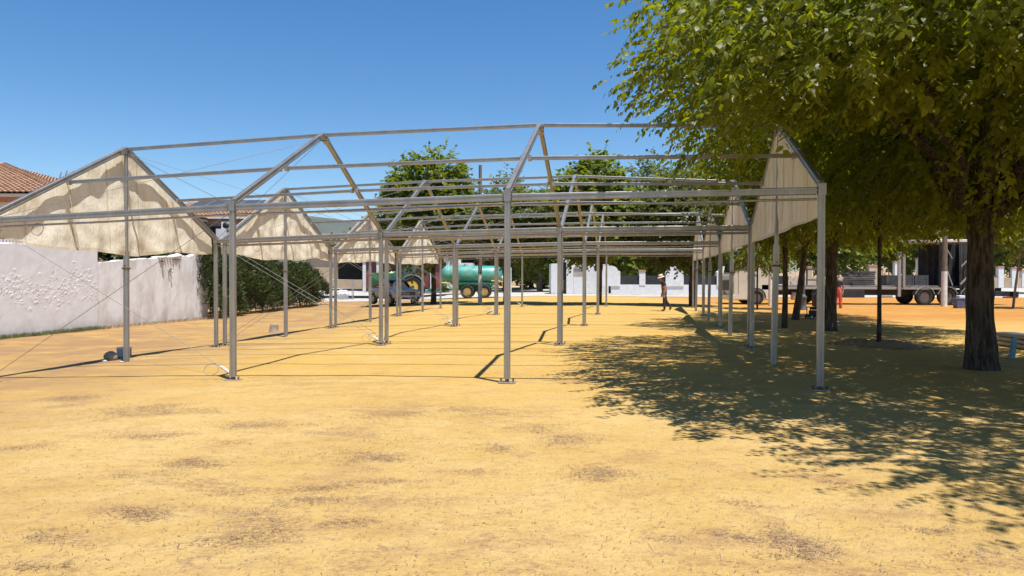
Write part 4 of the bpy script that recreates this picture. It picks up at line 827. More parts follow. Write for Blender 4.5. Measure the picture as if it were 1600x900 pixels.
def pickup(root, paint, dark):
    L, hw = 2.6, .92
    st = [(-2.6, .84, .58, 1.02), (-2.52, .90, .50, 1.10), (-1.6, .92, .48, 1.12), (-.2, .92, .44, 1.12), (.75, .92, .44, 1.10), (1.3, .92, .46, 1.10), (1.9, .91, .46, 1.05), (2.3, .90, .42, 1.0), (2.52, .84, .40, .96), (2.60, .76, .42, .90)]
    loft([ring(*s_, tuck=.06) for s_ in st]).obj('body', paint, root)
    cab = [(-.75, .80, 1.08, 1.12), (-.62, .79, 1.08, 1.66), (-.2, .78, 1.08, 1.76), (.35, .76, 1.08, 1.74), (.62, .76, 1.08, 1.62), (1.32, .80, 1.07, 1.11)]
    loft([ring(*s_, tuck=.24, belt=.2) for s_ in cab]).obj('cabin', paint, root)
    # glass: windscreen, rear and side panes set just proud
    def quad(name, p, m=m_glass): return MB().add(p, [(0, 1, 2, 3)]).obj(name, m, root)
    quad('windscreen', [(1.26, -.71, 1.15), (1.26, .71, 1.15), (.66, .59, 1.62), (.66, -.59, 1.62)])
    MB().add([(1.262, -.35, 1.16), (1.262, .35, 1.16), (.72, .3, 1.6), (.72, -.3, 1.6)], [(0, 1, 2, 3)])
    for sd in (-1, 1):
        quad('side_window', [(-.58, sd * .815, 1.15), (.98, sd * .815, 1.15), (.55, sd * .675, 1.60), (-.50, sd * .675, 1.63)])
        MB().box((.96, sd * .97, 1.18), (.14, .2, .17)).obj('mirror', paint, root, bevel=.03)
        MB().box((-.28, sd * .925, .98), (.18, .02, .035)).obj('door_handle', m_steel, root)
        MB().box((2.46, sd * .68, .84), (.26, .34, .2), R=Matrix.Rotation(-sd * .35, 3, 'Z')).obj('headlight', m_lamp, root, bevel=.05)
        MB().lathe([(0, 0), (.075, 0), (.09, .02), (0, .03)], (2.67, sd * .64, .50), 'X', 12).obj('fog_light', m_plastic, root)
        for x in (-1.55, 1.62):
            MB().lathe([(.45, sd * .80), (.45, sd * .935), (.40, sd * .935), (.40, sd * .80)], (x, 0, .42), 'Y', 28, 0, True, True).obj('wheel_arch', m_plastic, root)
            wheel(root, (x, sd * .80, .38), .38, .26, .23, m_rim_silver, sd)
    MB().box((2.60, 0, .53), (.16, 1.66, .24)).obj('bumper', paint, root, bevel=.05)
    gr = MB().box((2.60, 0, .79), (.06, .95, .22)).obj('grille', m_plastic, root, bevel=.03)
    for z in (.74, .80, .86): MB().box((2.635, 0, z), (.014, .85, .012)).obj('grille_bar', m_steel, gr)
    MB().ball((2.64, 0, .79), .055, 0, 12, 6, (.25, 1.6, .8)).obj('badge', m_steel, gr)
    MB().box((2.68, 0, .50), (.04, .9, .10)).obj('lower_intake', m_plastic, root, bevel=.02); MB().box((2.69, 0, .60), (.02, .5, .10)).obj('number_plate', m_white, root)
    MB().box((-1.7, 0, 1.13), (1.7, 1.62, .03)).obj('bed_cover', m_plastic, root)
pp = at(629, 477); pk = thing('pickup_truck', 'silver blue pickup truck parked facing the camera beside the green tractor', 'pickup truck', pp, 0)
m_pickup = carpaint('silver blue paint', (.62, .58, .55), .45, 0); pickup(pk, m_pickup, m_plastic); pk.scale = (.97,) * 3
hd_ = Vector((.50, -.866)); pk.rotation_euler.z = math.atan2(hd_.y, hd_.x); pk.location = pp - Vector((hd_.x, hd_.y, 0)) * 1.55
# dark car by the kiosk
def saloon(root, paint):
    st = [(-2.1, .72, .45, .85), (-2.0, .84, .36, .98), (-1, .88, .32, 1.0), (.6, .88, .32, .96), (1.5, .86, .34, .90), (2.0, .78, .36, .78), (2.1, .66, .40, .68)]
    loft([ring(*s_, tuck=.08) for s_ in st]).obj('body', paint, root)
    loft([ring(*s_, tuck=.26, belt=.2) for s_ in [(-1.9, .74, .94, .97), (-1.3, .72, .94, 1.42), (-.3, .72, .94, 1.5), (.3, .7, .94, 1.42), (1.1, .74, .92, .95)]]).obj('cabin', m_glass, root)
    for sd in (-1, 1):
        for x in (-1.3, 1.35): wheel(root, (x, sd * .76, .31), .31, .2, .2, m_rim_silver, sd)
        MB().box((2.02, sd * .55, .66), (.16, .32, .12)).obj('headlight', m_lamp, root, bevel=.03)
    MB().box((2.1, 0, .58), (.05, .6, .12)).obj('grille', m_plastic, root)
cp = at(857, 444); car = thing('parked_car', 'dark car parked half behind the left end of the white kiosk', 'car', cp, -1.9); saloon(car, carpaint('dark blue paint', (.02, .025, .035)))

# tractor, side on, facing left
tp = at(646, 465.3); k = PX(tp.y); tr_ = thing('farm_tractor', 'green farm tractor with yellow wheels standing behind the pickup', 'tractor', tp)
m_green = mat('tractor green', (.02, .085, .022), (.04, .14, .04), rough=.35, scale=2, coat=.3); m_yel = mat('tractor yellow', (.50, .30, .02), (.62, .40, .06), rough=.5, scale=3); m_fender = mat('grey green fender', (.12, .17, .13), (.2, .25, .2), rough=.5, scale=2)
R = 17.2 * k; r_f = 11.5 * k; fx = -52 * k
for yy, o in ((-.85, -1), (.85, 1)):
    wheel(tr_, (0, yy, R), R, .55, R * .56, m_yel, o, 20, .3); wheel(tr_, (fx, yy * .95, r_f), r_f, .42, r_f * .58, m_yel, o, 16, .3)
    arc = [(R * 1.13 * math.cos(t), R + R * 1.13 * math.sin(t)) for t in np.linspace(.1, 2.7, 16)] + [(R * 1.05 * math.cos(t), R + R * 1.05 * math.sin(t)) for t in np.linspace(2.7, .1, 16)]
    MB().prism(arc, yy - .32, yy + .32).obj('fender', m_fender, tr_)
loft([ring(x * k, hw, z0 * k, z1 * k, tuck=.18) for x, hw, z0, z1 in ((-68, .28, 16, 34), (-64, .40, 14, 38), (-40, .44, 13, 40), (-22, .48, 13, 42))]).obj('bonnet', m_green, tr_)
MB().box((-66 * k, 0, 25 * k), (.25, .62, .5)).obj('radiator_grille', m_plastic, tr_, bevel=.05); MB().box((-38 * k, 0, 13 * k), (50 * k, .5, 10 * k)).obj('engine_block', m_dark, tr_, bevel=.03)
MB().box((-8 * k, 0, 20 * k), (36 * k, .9, 14 * k)).obj('gearbox', m_dark, tr_, bevel=.04)
MB().box((-6 * k, 0, 46 * k), (27 * k, 1.42, 30 * k)).obj('cab_glass', mat('green tinted glass', (.03, .075, .07), rough=.08, spec=.8), tr_)
for x in (-20, -5, 8):
    for y in (-.72, .72): MB().tube([(x * k, y, 30 * k), ((x + (2 if x < 0 else -1)) * k, y, 62 * k)], .045, 8).obj('cab_pillar', m_plastic if x != -5 else m_green, tr_)
MB().box((-6 * k, 0, 63 * k), (33 * k, 1.6, 4 * k)).obj('cab_roof', m_green, tr_, bevel=.06); MB().tube([(-26 * k, .5, 38 * k), (-26 * k, .5, 62 * k)], .05, 10).obj('exhaust', m_plastic, tr_)
MB().box((18 * k, 0, 15 * k), (14 * k, .7, .16)).obj('drawbar', m_dark, tr_); MB().box((-14 * k, -.95, 14 * k), (8 * k, .35, .5)).obj('step', m_dark, tr_)

# green slurry tank on two axles
tk = at(740, 465.6); k = PX(tk.y); X_ = lambda p: (p - 740) * k; Z_ = lambda p: (465.6 - p) * k
tank = thing('tank_trailer', 'faded turquoise green cylindrical tank trailer with two yellow-rimmed axles', 'tank trailer', tk)
m_tank = mat('faded turquoise paint', (.012, .26, .22), (.22, .42, .33), rough=.5, scale=.55, lo=.42, hi=.68, world=True, bump=.05, coat=.2); m_tankframe = mat('dark turquoise frame', (.015, .14, .10), (.03, .2, .15), rough=.5, scale=2)
rT = 14.3 * k; zc_ = Z_(429.5)
MB().lathe([(0, X_(689.5)), (rT * .55, X_(690.5)), (rT * .86, X_(693.5)), (rT, X_(698)), (rT, X_(775)), (rT * .88, X_(780.5)), (rT * .55, X_(784)), (0, X_(785))], (0, 0, zc_), 'X', 40).obj('tank_shell', m_tank, tank)
for p in (700, 720, 740.5, 773): MB().lathe([(rT * .99, X_(p)), (rT * 1.025, X_(p) + .02), (rT * 1.025, X_(p) + .08), (rT * .99, X_(p) + .1)], (0, 0, zc_), 'X', 40).obj('tank_hoop', m_tank, tank)
MB().box((X_(742), 0, Z_(443.5)), (72 * k, 1.2, 3.2 * k)).obj('frame_beam', m_tankframe, tank, bevel=.03); MB().box((X_(738), 0, Z_(449)), (60 * k, .9, 9 * k)).obj('sub_frame', m_tankframe, tank, bevel=.03)
m_oldyel = mat('dusty ochre rim', (.24, .15, .04), (.46, .34, .16), rough=.7, scale=4)
for p in (731.3, 757.3):
    for yy, o in ((-.95, -1), (.95, 1)): wheel(tank, (X_(p), yy, 10.6 * k), 10.6 * k, .5, 5.9 * k, m_oldyel, o, 0, .22)
for yy in (-.95, .95):
    MB().extr((X_(718), yy, Z_(442)), (X_(766), yy, Z_(442)), rect(.5, .06), (0, 1, 0)).obj('mudguard', m_tankframe, tank); MB().extr((X_(765), yy, Z_(442)), (X_(774.5), yy, Z_(454)), rect(.5, .06), (0, 1, 0)).obj('mudguard_flap', m_tankframe, tank)
MB().extr((X_(722), 0, Z_(452)), (X_(668), 0, Z_(453)), rect(.2, .18), (0, 1, 0)).obj('tow_bar', m_tankframe, tank); MB().box((X_(693), 0, Z_(448)), (.5, .7, .8)).obj('vacuum_pump', m_green, tank, bevel=.08)
m_hose = mat('pale green hose', (.20, .38, .28), rough=.5); m_yhose = mat('yellow hose', (.62, .45, .10), rough=.5)
for i in range(3): MB().tube([(X_(690 + i * 2), -.5 + i * .2, Z_(447)), (X_(698 + i), -.7, Z_(440 + i * 5)), (X_(707), -.75, Z_(450 + i)), (X_(716), -.6, Z_(446))], .035, 6).obj('hose', m_hose, tank)
MB().tube([(X_(688), -.6, Z_(441.5)), (X_(705), -.85, Z_(443))], .06, 8).obj('suction_pipe', m_yhose, tank); MB().tube([(X_(768), -.9, Z_(438.5)), (X_(780), -.6, Z_(439)), (X_(787), -.2, Z_(441))], .05, 8).obj('outlet_pipe', m_yhose, tank)
MB().lathe([(.28, X_(784)), (.28, X_(786)), (.12, X_(786)), (.12, X_(789))], (0, 0, Z_(436)), 'X', 16).obj('outlet_flange', m_steel, tank); MB().tube([(X_(787), 0, Z_(436)), (X_(788.5), 0, Z_(455))], .09, 8).obj('spreader_pipe', m_yhose, tank)

# long flatbed lorry
lp = at(1300, 475.2); k = PX(lp.y); X_ = lambda p: (p - 1300) * k; Z_ = lambda p: (476 - p) * k
lor = thing('flatbed_lorry', 'long flatbed lorry with cream cab and black curtained rear, parked across the right background', 'lorry', lp)
m_cab = mat('cream cab paint', (.52, .48, .40), (.60, .56, .48), rough=.4, scale=1.5, coat=.3); m_bed = mat('worn bed planks', (.12, .11, .10), (.24, .225, .21), rough=.7, scale=3); m_tarp = mat('black curtain', (.022, .024, .029), (.06, .064, .072), rough=.6, scale=2, bump=.3)
hw = 1.15
cabp = [(X_(1137), Z_(469)), (X_(1192), Z_(469)), (X_(1192), Z_(388)), (X_(1150), Z_(388)), (X_(1144), Z_(392)), (X_(1139), Z_(426)), (X_(1136), Z_(432))]
MB().prism(cabp, -hw, hw).obj('cab', m_cab, lor, bevel=.06)
for sd in (-1, 1):
    MB().add([(X_(1146.5), sd * (hw + .012), Z_(424)), (X_(1166), sd * (hw + .012), Z_(424)), (X_(1166), sd * (hw + .012), Z_(398)), (X_(1151), sd * (hw + .012), Z_(398))], [(0, 1, 2, 3)]).obj('side_window', m_glass, lor)
    MB().box((X_(1136), sd * (hw + .18), Z_(416)), (.16, .26, 9 * k)).obj('mirror', m_plastic, lor, bevel=.03); MB().box((X_(1165), sd * (hw + .01), Z_(441)), (.26, .03, .07)).obj('door_handle', m_plastic, lor)
    dl = MB()
    for a, b in (((1144, 460), (1144, 396)), ((1169, 455), (1169, 396))): dl.box((X_(a[0]), sd * (hw + .004), (Z_(a[1]) + Z_(b[1])) / 2), (.02, .012, Z_(b[1]) - Z_(a[1])))
    dl.obj('door_seam', m_plastic, lor, kind='stuff')
    MB().box((X_(1135.2), sd * .85, Z_(459)), (.08, .4, .2)).obj('headlight', m_lamp, lor, bevel=.03)
    for px, R_ in ((1172, 11.2), (1268, 11.8), (1427.5, 12.9), (1462, 12.9), (1496, 12.9)):
        wheel(lor, (X_(px), sd * (hw - .12), R_ * k), R_ * k, .34, R_ * k * .52, mat('grey truck rim', (.07, .06, .05), (.13, .115, .10), rough=.6, scale=5), sd, 0, .45, m_rust)
        if px != 1172:
            a = [(X_(px) + R_ * k * 1.2 * math.cos(t), R_ * k + R_ * k * 1.2 * math.sin(t)) for t in np.linspace(.25, 2.9, 14)]; a += [(X_(px) + R_ * k * 1.13 * math.cos(t), R_ * k + R_ * k * 1.13 * math.sin(t)) for t in np.linspace(2.9, .25, 14)]
            MB().prism(a, sd * (hw - .12) - .2, sd * (hw - .12) + .2).obj('mudguard', m_steel if px > 1400 else m_plastic, lor)
    a = [(X_(1172) + 14.2 * k * math.cos(t), 11.2 * k + 14.2 * k * math.sin(t)) for t in np.linspace(-.1, 3.25, 16)]; a += [(X_(1172) + 12.2 * k * math.cos(t), 11.2 * k + 12.2 * k * math.sin(t)) for t in np.linspace(3.25, -.1, 16)]
    MB().prism(a, sd * (hw - .01) - .03, sd * (hw - .01) + .05).obj('wheel_arch', m_plastic, lor)
MB().add([(X_(1138.2), -hw + .12, Z_(427)), (X_(1138.2), hw - .12, Z_(427)), (X_(1143.2), hw - .16, Z_(395)), (X_(1143.2), -hw + .16, Z_(395))], [(0, 3, 2, 1)]).obj('windscreen', m_glass, lor)
MB().box((X_(1135.3), 0, Z_(447)), (.1, 1.7, 16 * k)).obj('grille', m_plastic, lor, bevel=.03); MB().box((X_(1136), 0, Z_(465)), (.25, 2.35, 8 * k)).obj('bumper', m_cab, lor, bevel=.04)
MB().box((X_(1345), 0, Z_(457)), (300 * k, .9, 9 * k)).obj('chassis_beam', m_dark, lor); MB().box((X_(1196), -hw + .25, Z_(449.5)), (34 * k, .5, 9 * k)).obj('side_skirt', m_steel, lor, bevel=.03)
MB().lathe([(0, -6.5 * k), (6.3 * k, -6.5 * k), (6.3 * k, 6.5 * k), (0, 6.5 * k)], (X_(1235), -hw + .3, Z_(462.5)), 'X', 20).obj('fuel_tank', m_cab, lor)
for i in range(13): MB().box((X_(1211 + i * 19), 0, Z_(447.5)), (18.7 * k, 2 * hw + .05, 2.6 * k)).obj('bed_plank', m_bed, lor)
MB().box((X_(1328), -hw - .03, Z_(450.6)), (252 * k, .05, 3 * k)).obj('side_rail', m_steel, lor); MB().box((X_(1310), -hw + .1, Z_(459)), (52 * k, .3, 11 * k)).obj('tool_box', m_dark, lor, bevel=.03)
MB().box((X_(1368), -hw + .05, Z_(463)), (22 * k, .1, 3 * k)).obj('under_run_bar', m_steel, lor)
for p, z0, z1, wd in ((1387, 463, 395, 4.5), (1394, 449, 399, 3.6)): MB().box((X_(p), -hw - .1, (Z_(z0) + Z_(z1)) / 2), (wd * k, .12, (z0 - z1) * k)).obj('stanchion', m_steel, lor, bevel=.01)
# curtained rear body
MB().box((X_(1462), 0, Z_(378)), (86 * k, 2 * hw + .1, 4.4 * k)).obj('roof_panel', m_white, lor, bevel=.03); MB().box((X_(1482), 0, Z_(449)), (72 * k, 2 * hw, 3 * k)).obj('rear_bed', m_dark, lor)
for p in (1451, 1512):
    for y in (-hw, hw): MB().box((X_(p), y * .96, Z_(414)), (1.6 * k, .08, 70 * k)).obj('corner_post', m_dark, lor)
def drape(name, p0, p1, y, z0, z1, amp, fr, seed):
    r = random.Random(seed); n = 70; kk = 16; vs = []; ph = [r.uniform(0, 6.28) for _ in range(4)]
    for i in range(n + 1):
        for j in range(kk + 1):
            t = j / kk; x = p0 + (p1 - p0) * i / n; u = x * fr
            off = amp * (math.sin(u + ph[0] + .6 * t) + .6 * math.sin(2.3 * u + ph[1] - t) + .4 * math.sin(4.1 * u + ph[2])) * (.3 + .7 * t)
            vs.append((X_(x + .8 * math.sin(t * 3 + i * .1) * (t)), y + off, Z_(z1) + (Z_(z0) - Z_(z1)) * t))
    return MB().add(vs, [(i * (kk + 1) + j, i * (kk + 1) + j + 1, (i + 1) * (kk + 1) + j + 1, (i + 1) * (kk + 1) + j) for i in range(n) for j in range(kk)], 0, True).obj(name, m_tarp, lor)
drape('side_curtain', 1478, 1514, -hw - .05, 470, 381, .06, .55, 3); drape('bunched_curtain', 1452, 1462, -hw, 448, 381, .05, 1.4, 4); drape('far_curtain', 1452, 1514, hw, 449, 381, .05, .6, 5)
MB().box((X_(1513.5), 0, Z_(414)), (.06, 2 * hw - .1, 68 * k)).obj('rear_door', m_dark, lor)
for a, b, w_ in (((1479, 444), (1511, 409), .09), ((1480, 417), (1503, 393), .05), ((1466, 405), (1452, 381), .05), ((1459, 424), (1467, 446), .05)): MB().extr((X_(a[0]), -hw - .17, Z_(a[1])), (X_(b[0]), -hw - .17, Z_(b[1])), rect(w_, .05), (0, 0, 1)).obj('diagonal_strut', m_steel, lor)
MB().box((X_(1545), 0, Z_(459)), (58 * k, 1.0, 7 * k)).obj('rear_frame', m_dark, lor); MB().box((X_(1566), -.7, Z_(464)), (22 * k, .1, 2.2 * k)).obj('tail_bar', mat('dull red paint', (.18, .03, .03), rough=.5), lor); MB().box((X_(1571), 0, Z_(459)), (3 * k, 2.1, 8 * k)).obj('tail_bumper', m_dark, lor)
# load on the bed: things of their own
bz = lp.z + Z_(446.2) + .004
def onbed(px, dy): return (lp.x + X_(px), lp.y + dy, bz)
st_ = thing('panel_stack', 'stack of black folded panels on the lorry bed right of the thick trunk', 'panel stack', onbed(1338, -.3))
for i in range(7): MB().box((random.uniform(-.05, .05), random.uniform(-.05, .05), .06 + i * .115), (34 * k, 1.3, .1), 0, random.uniform(-.03, .03)).obj('panel', m_tarp, st_)
for i, (p, lab) in enumerate(((1385, 'left of three dark slatted crates on the lorry bed'), (1407, 'middle of three dark slatted crates on the lorry bed'), (1429, 'right of three dark slatted crates on the lorry bed'))):
    cr = thing('crate', lab, 'crate', onbed(p, -.2), 0, 'slatted crates on the lorry bed'); W_, H_ = 20.5 * k, 15.5 * k; mc = mat('grey crate', (.05, .052, .055), (.1, .1, .105), rough=.6, scale=4)
    for q in range(5): MB().box((0, -.5, .07 + q * H_ / 5), (W_, .03, H_ / 5 * .75)).obj('slat', mc, cr)
    for sx in (-1, 1):
        MB().box((sx * (W_ / 2 - .02), .0, H_ / 2), (.04, 1.0, H_)).obj('side_panel', mc, cr)
        for sy in (-1, 1): MB().box((sx * (W_ / 2 - .04), sy * .52, H_ / 2), (.07, .05, H_ + .03)).obj('corner_post', mc, cr)
    MB().box((0, .5, H_ / 2), (W_, .03, H_)).obj('back_panel', mc, cr); MB().box((0, 0, .03), (W_ - .1, 1.0, .04)).obj('bottom_panel', mc, cr)
ts = thing('truss_section', 'light metal truss section standing on the bed behind the leaning trunk', 'truss', onbed(1241, .3)); hT = 38 * k
for sx in (-.18, .18): MB().tube([(sx, 0, 0), (sx, 0, hT)], .03, 8).obj('chord', m_white, ts)
for i in range(5): MB().tube([(-.18 if i % 2 else .18, 0, hT * i / 5), (.18 if i % 2 else -.18, 0, hT * (i + 1) / 5)], .02, 6).obj('lacing', m_white, ts)
bars = thing('steel_rack', 'low dark tubular rack on the lorry bed behind the lamp post', 'rack', onbed(1272, -.4))
for sx in (-16, 0, 16): MB().tube([(sx * k, 0, 0), (sx * k, 0, 25 * k)], .04, 8).obj('upright', m_dark, bars)
for z in (8, 24): MB().tube([(-17 * k, 0, z * k), (17 * k, 0, z * k)], .04, 8).obj('rail', m_dark, bars)

# ------------------------------------------------------------------ people
def person(label, loc, rz, joints, edges, radii, colours, mats_, s=1, extra=None):
    root = thing('person', label, 'person', loc, rz, None, s); names = list(joints); me = bpy.data.meshes.new('body'); me.from_pydata([joints[n_] for n_ in names], [(names.index(a), names.index(b)) for a, b in edges], [])
    ob = bpy.data.objects.new('body', me); COL.objects.link(ob); sk = ob.modifiers.new('skin', 'SKIN'); sk.use_smooth_shade = True; sub = ob.modifiers.new('sub', 'SUBSURF'); sub.levels = 2; sub.render_levels = 2
    for i, n_ in enumerate(names):
        r_ = radii[n_]; me.skin_vertices[0].data[i].radius = r_ if isinstance(r_, tuple) else (r_, r_); me.skin_vertices[0].data[i].use_root = (i == 0)
    dg = bpy.context.evaluated_depsgraph_get(); nm = bpy.data.meshes.new_from_object(ob.evaluated_get(dg)); bpy.data.objects.remove(ob); nm.name = 'body'
    for m in mats_: nm.materials.append(m)
    segs = [(Vector(joints[a]), Vector(joints[b]), colours.get((a, b), 0)) for a, b in edges]
    for p in nm.polygons:
        c = p.center; best = (9e9, 0)
        for a, b, ci in segs:
            t = max(0, min(1, (c - a).dot(b - a) / (b - a).length_squared)); dd = (c - a.lerp(b, t)).length
            if dd < best[0]: best = (dd, ci)
        p.material_index = best[1]; p.use_smooth = True
    body = bpy.data.objects.new('body', nm); COL.objects.link(body); body.parent = root; return root, body
m_skin = mat('tanned skin', (.32, .16, .10), (.38, .20, .13), rough=.55, scale=12); m_shirt = mat('black tee shirt', (.014, .013, .013), (.03, .028, .028), rough=.85, scale=7, bump=.3); m_trous = mat('dark work trousers', (.018, .018, .024), (.035, .035, .042), rough=.9, scale=7, bump=.3); m_shoe = mat('brown boots', (.05, .035, .025), rough=.7)
J = {'pelvis': (0, 0, .93), 'waist': (-.02, 0, 1.08), 'chest': (-.06, 0, 1.27), 'neck': (-.115, 0, 1.43), 'jaw': (-.165, 0, 1.50), 'head': (-.175, 0, 1.585), 'crown': (-.165, 0, 1.66), 'nose': (-.275, 0, 1.545), 'chin': (-.235, 0, 1.485)}
R_ = {'pelvis': (.12, .155), 'waist': (.115, .145), 'chest': (.125, .165), 'neck': .055, 'jaw': .068, 'head': .088, 'crown': .07, 'nose': .016, 'chin': .035}
Ed = [('pelvis', 'waist'), ('waist', 'chest'), ('chest', 'neck'), ('neck', 'jaw'), ('jaw', 'head'), ('head', 'crown'), ('head', 'nose'), ('jaw', 'chin')]; C_ = {('pelvis', 'waist'): 2, ('waist', 'chest'): 1, ('chest', 'neck'): 1, ('neck', 'jaw'): 0, ('jaw', 'head'): 0, ('head', 'crown'): 0, ('head', 'nose'): 0, ('jaw', 'chin'): 0}
def arm(pre, y, pts, rs=(.07, .047, .035, .032)):
    n4 = ['shoulder', 'elbow', 'wrist', 'palm']; prev = 'chest'
    for n_, p, r in zip(n4, pts, rs): J[pre + n_] = p; R_[pre + n_] = r; Ed.append((prev, pre + n_)); C_[(prev, pre + n_)] = 1 if n_ in ('shoulder',) else 0; prev = pre + n_
    J[pre + 'sleeve'] = tuple(pts[0][i] * .5 + pts[1][i] * .5 for i in range(3)); R_[pre + 'sleeve'] = .062
    Ed.remove((pre + 'shoulder', pre + 'elbow')); Ed.append((pre + 'shoulder', pre + 'sleeve')); Ed.append((pre + 'sleeve', pre + 'elbow')); C_[(pre + 'shoulder', pre + 'sleeve')] = 1; C_[(pre + 'sleeve', pre + 'elbow')] = 0
    px_, py_, pz_ = pts[3]
    for q, (dx, L_) in enumerate(((-.033, .075), (-.011, .088), (.011, .082), (.032, .064))):
        J[pre + f'k{q}'] = (px_ + dx, py_, pz_ - .045); J[pre + f'f{q}'] = (px_ + dx - .012, py_ + .008 * y, pz_ - .045 - L_); R_[pre + f'k{q}'] = .011; R_[pre + f'f{q}'] = .009
        Ed.append((pre + 'palm', pre + f'k{q}')); Ed.append((pre + f'k{q}', pre + f'f{q}')); C_[(pre + 'palm', pre + f'k{q}')] = 0; C_[(pre + f'k{q}', pre + f'f{q}')] = 0
    J[pre + 'th'] = (px_ - .055, py_ - .01 * y, pz_ - .05); R_[pre + 'th'] = .012; Ed.append((pre + 'palm', pre + 'th')); C_[(pre + 'palm', pre + 'th')] = 0
def leg(pre, pts, rs=(.105, .078, .058, .045)):
    prev = 'pelvis'
    for n_, p, r in zip(['hip', 'knee', 'ankle', 'toe'], pts, rs): J[pre + n_] = p; R_[pre + n_] = r; Ed.append((prev, pre + n_)); C_[(prev, pre + n_)] = 3 if n_ == 'toe' else 2; prev = pre + n_
arm('near_', -1, [(-.06, -.19, 1.33), (-.02, -.235, 1.07), (-.07, -.235, .85), (-.085, -.23, .78)]); arm('far_', 1, [(-.06, .19, 1.33), (-.0, .235, 1.07), (-.06, .235, .86), (-.075, .23, .79)])
leg('near_', [(-.0, -.095, .86), (-.03, -.10, .47), (-.01, -.10, .075), (-.16, -.10, .04)]); leg('far_', [(.01, .095, .86), (.09, .10, .48), (.33, .10, .18), (.26, .10, .055)])
wp = at(1038, 486.3); man, body = person('walking person in black tee shirt, dark trousers and a straw hat, looking down', wp, 0, J, Ed, R_, C_, [m_skin, m_shirt, m_trous, m_shoe], .97)
m_hat = mat('straw hat', (.55, .43, .26), (.68, .56, .38), rough=.85, scale=20, bump=.4); hat = MB().lathe([(.185, -.045), (.15, -.02), (.112, .0), (.108, .075), (.085, .105), (0, .112)], (0, 0, 0), 'Z', 24); hat.lathe([(.113, .0), (.113, .03), (.109, .03)], (0, 0, 0), 'Z', 24, 1)
ho = hat.obj('hat', [m_hat, m_dark], man); ho.location = (-.175, 0, 1.635); ho.rotation_euler = (0, -.28, 0)
hr = MB().ball((-.125, 0, 1.575), .092, 0, 12, 8, (.75, .95, .9)).obj('hair', mat('dark hair', (.02, .015, .01), rough=.7), man)
# second person, almost wholly behind the thick dark trunk
J, R_, Ed, C_ = dict((k_, v_) for k_, v_ in J.items() if k_ in ('pelvis', 'waist', 'chest', 'neck', 'jaw', 'head', 'crown', 'nose', 'chin')), dict(R_), [e for e in Ed if all('_' not in q for q in e)], dict(C_)
arm('near_', -1, [(-.06, -.19, 1.33), (.06, -.25, 1.08), (.02, -.24, .86), (.0, -.23, .79)]); arm('far_', 1, [(-.06, .19, 1.33), (.0, .235, 1.07), (-.06, .235, .86), (-.075, .23, .79)])
leg('near_', [(-.0, -.095, .86), (.02, -.12, .47), (.03, -.13, .075), (-.12, -.14, .04)], (.125, .10, .085, .05)); leg('far_', [(.01, .095, .86), (-.02, .10, .48), (-.05, .10, .075), (-.2, .10, .04)], (.125, .10, .085, .05))
m_red = mat('red overall trousers', (.62, .05, .06), (.75, .14, .13), rough=.8, scale=6, bump=.4); m_navy = mat('dark work jacket', (.02, .025, .03), (.04, .045, .05), rough=.85, scale=6)
rp = at(1309, 481.5); p2, _ = person('person in red trousers and dark jacket, mostly hidden behind the thick dark trunk', rp, .9, J, Ed, R_, C_, [m_skin, m_navy, m_red, m_shoe], 1.0)
MB().ball((-.15, 0, 1.60), .098, 0, 12, 8, (.95, .95, .9)).obj('hair', MATS['dark hair'], p2)

# ------------------------------------------------------------------ smaller things
lb = at(1255.5, 484.5); lamp = thing('lamp_post', 'dark grey lamp post with a flared foot beside the leaning trunk', 'lamp post', lb); m_post = mat('dark grey post paint', (.06, .065, .07), (.1, .105, .11), rough=.5, scale=5)
MB().lathe([(.17, 0), (.17, .05), (.14, .08), (.125, .55), (.15, .58), (.15, .65), (.09, .72), (.07, .78)], (0, 0, 0), 'Z', 16).obj('foot', m_post, lamp); MB().tube([(0, 0, .76), (0, 0, 4.6)], [.06, .045], 12).obj('shaft', m_post, lamp)
MB().lathe([(.05, 4.55), (.2, 4.62), (.24, 5.0), (.05, 5.15), (0, 5.2)], (0, 0, 0), 'Z', 14).obj('lantern', m_post, lamp)
gb = at(1273, 498.5); gen = thing('portable_generator', 'small black wheeled generator with tubular frame at the foot of the thick dark trunk', 'generator', gb)
for x in (-.24, .24):
    for y in (-.18, .18): MB().tube([(x, y, .08), (x, y, .48)], .018, 8).obj('frame_leg', m_dark, gen)
for z in (.1, .47):
    MB().tube([(-.24, -.18, z), (.24, -.18, z), (.24, .18, z), (-.24, .18, z), (-.24, -.18, z)], .018, 8).obj('frame_ring', m_dark, gen)
MB().box((-.06, 0, .24), (.28, .28, .22)).obj('engine', m_dark, gen, bevel=.03); MB().lathe([(0, -.12), (.1, -.12), (.1, .12), (0, .12)], (.14, 0, .24), 'X', 14).obj('alternator', m_steel, gen); MB().box((0, -.02, .41), (.34, .28, .08)).obj('fuel_tank', m_plastic, gen, bevel=.03)
for y in (-.24, .24): wheel(gen, (-.22, y, .09), .09, .06, .05, m_steel, 1 if y > 0 else -1)
jr = thing('jerrican', 'brown plastic jerrican standing on the small generator', 'jerrican', (gb.x + .04, gb.y, gb.z + .49)); m_jer = mat('brown plastic', (.13, .06, .03), (.2, .1, .05), rough=.6, scale=5)
MB().box((0, 0, .21), (.24, .3, .4)).obj('can_body', m_jer, jr, bevel=.05); MB().tube([(-.07, 0, .40), (-.07, 0, .46), (.07, 0, .46), (.07, 0, .40)], .018, 8).obj('handle', m_jer, jr); MB().lathe([(.035, .4), (.035, .45), (0, .45)], (0, .1, 0), 'Z', 12).obj('cap', m_dark, jr)
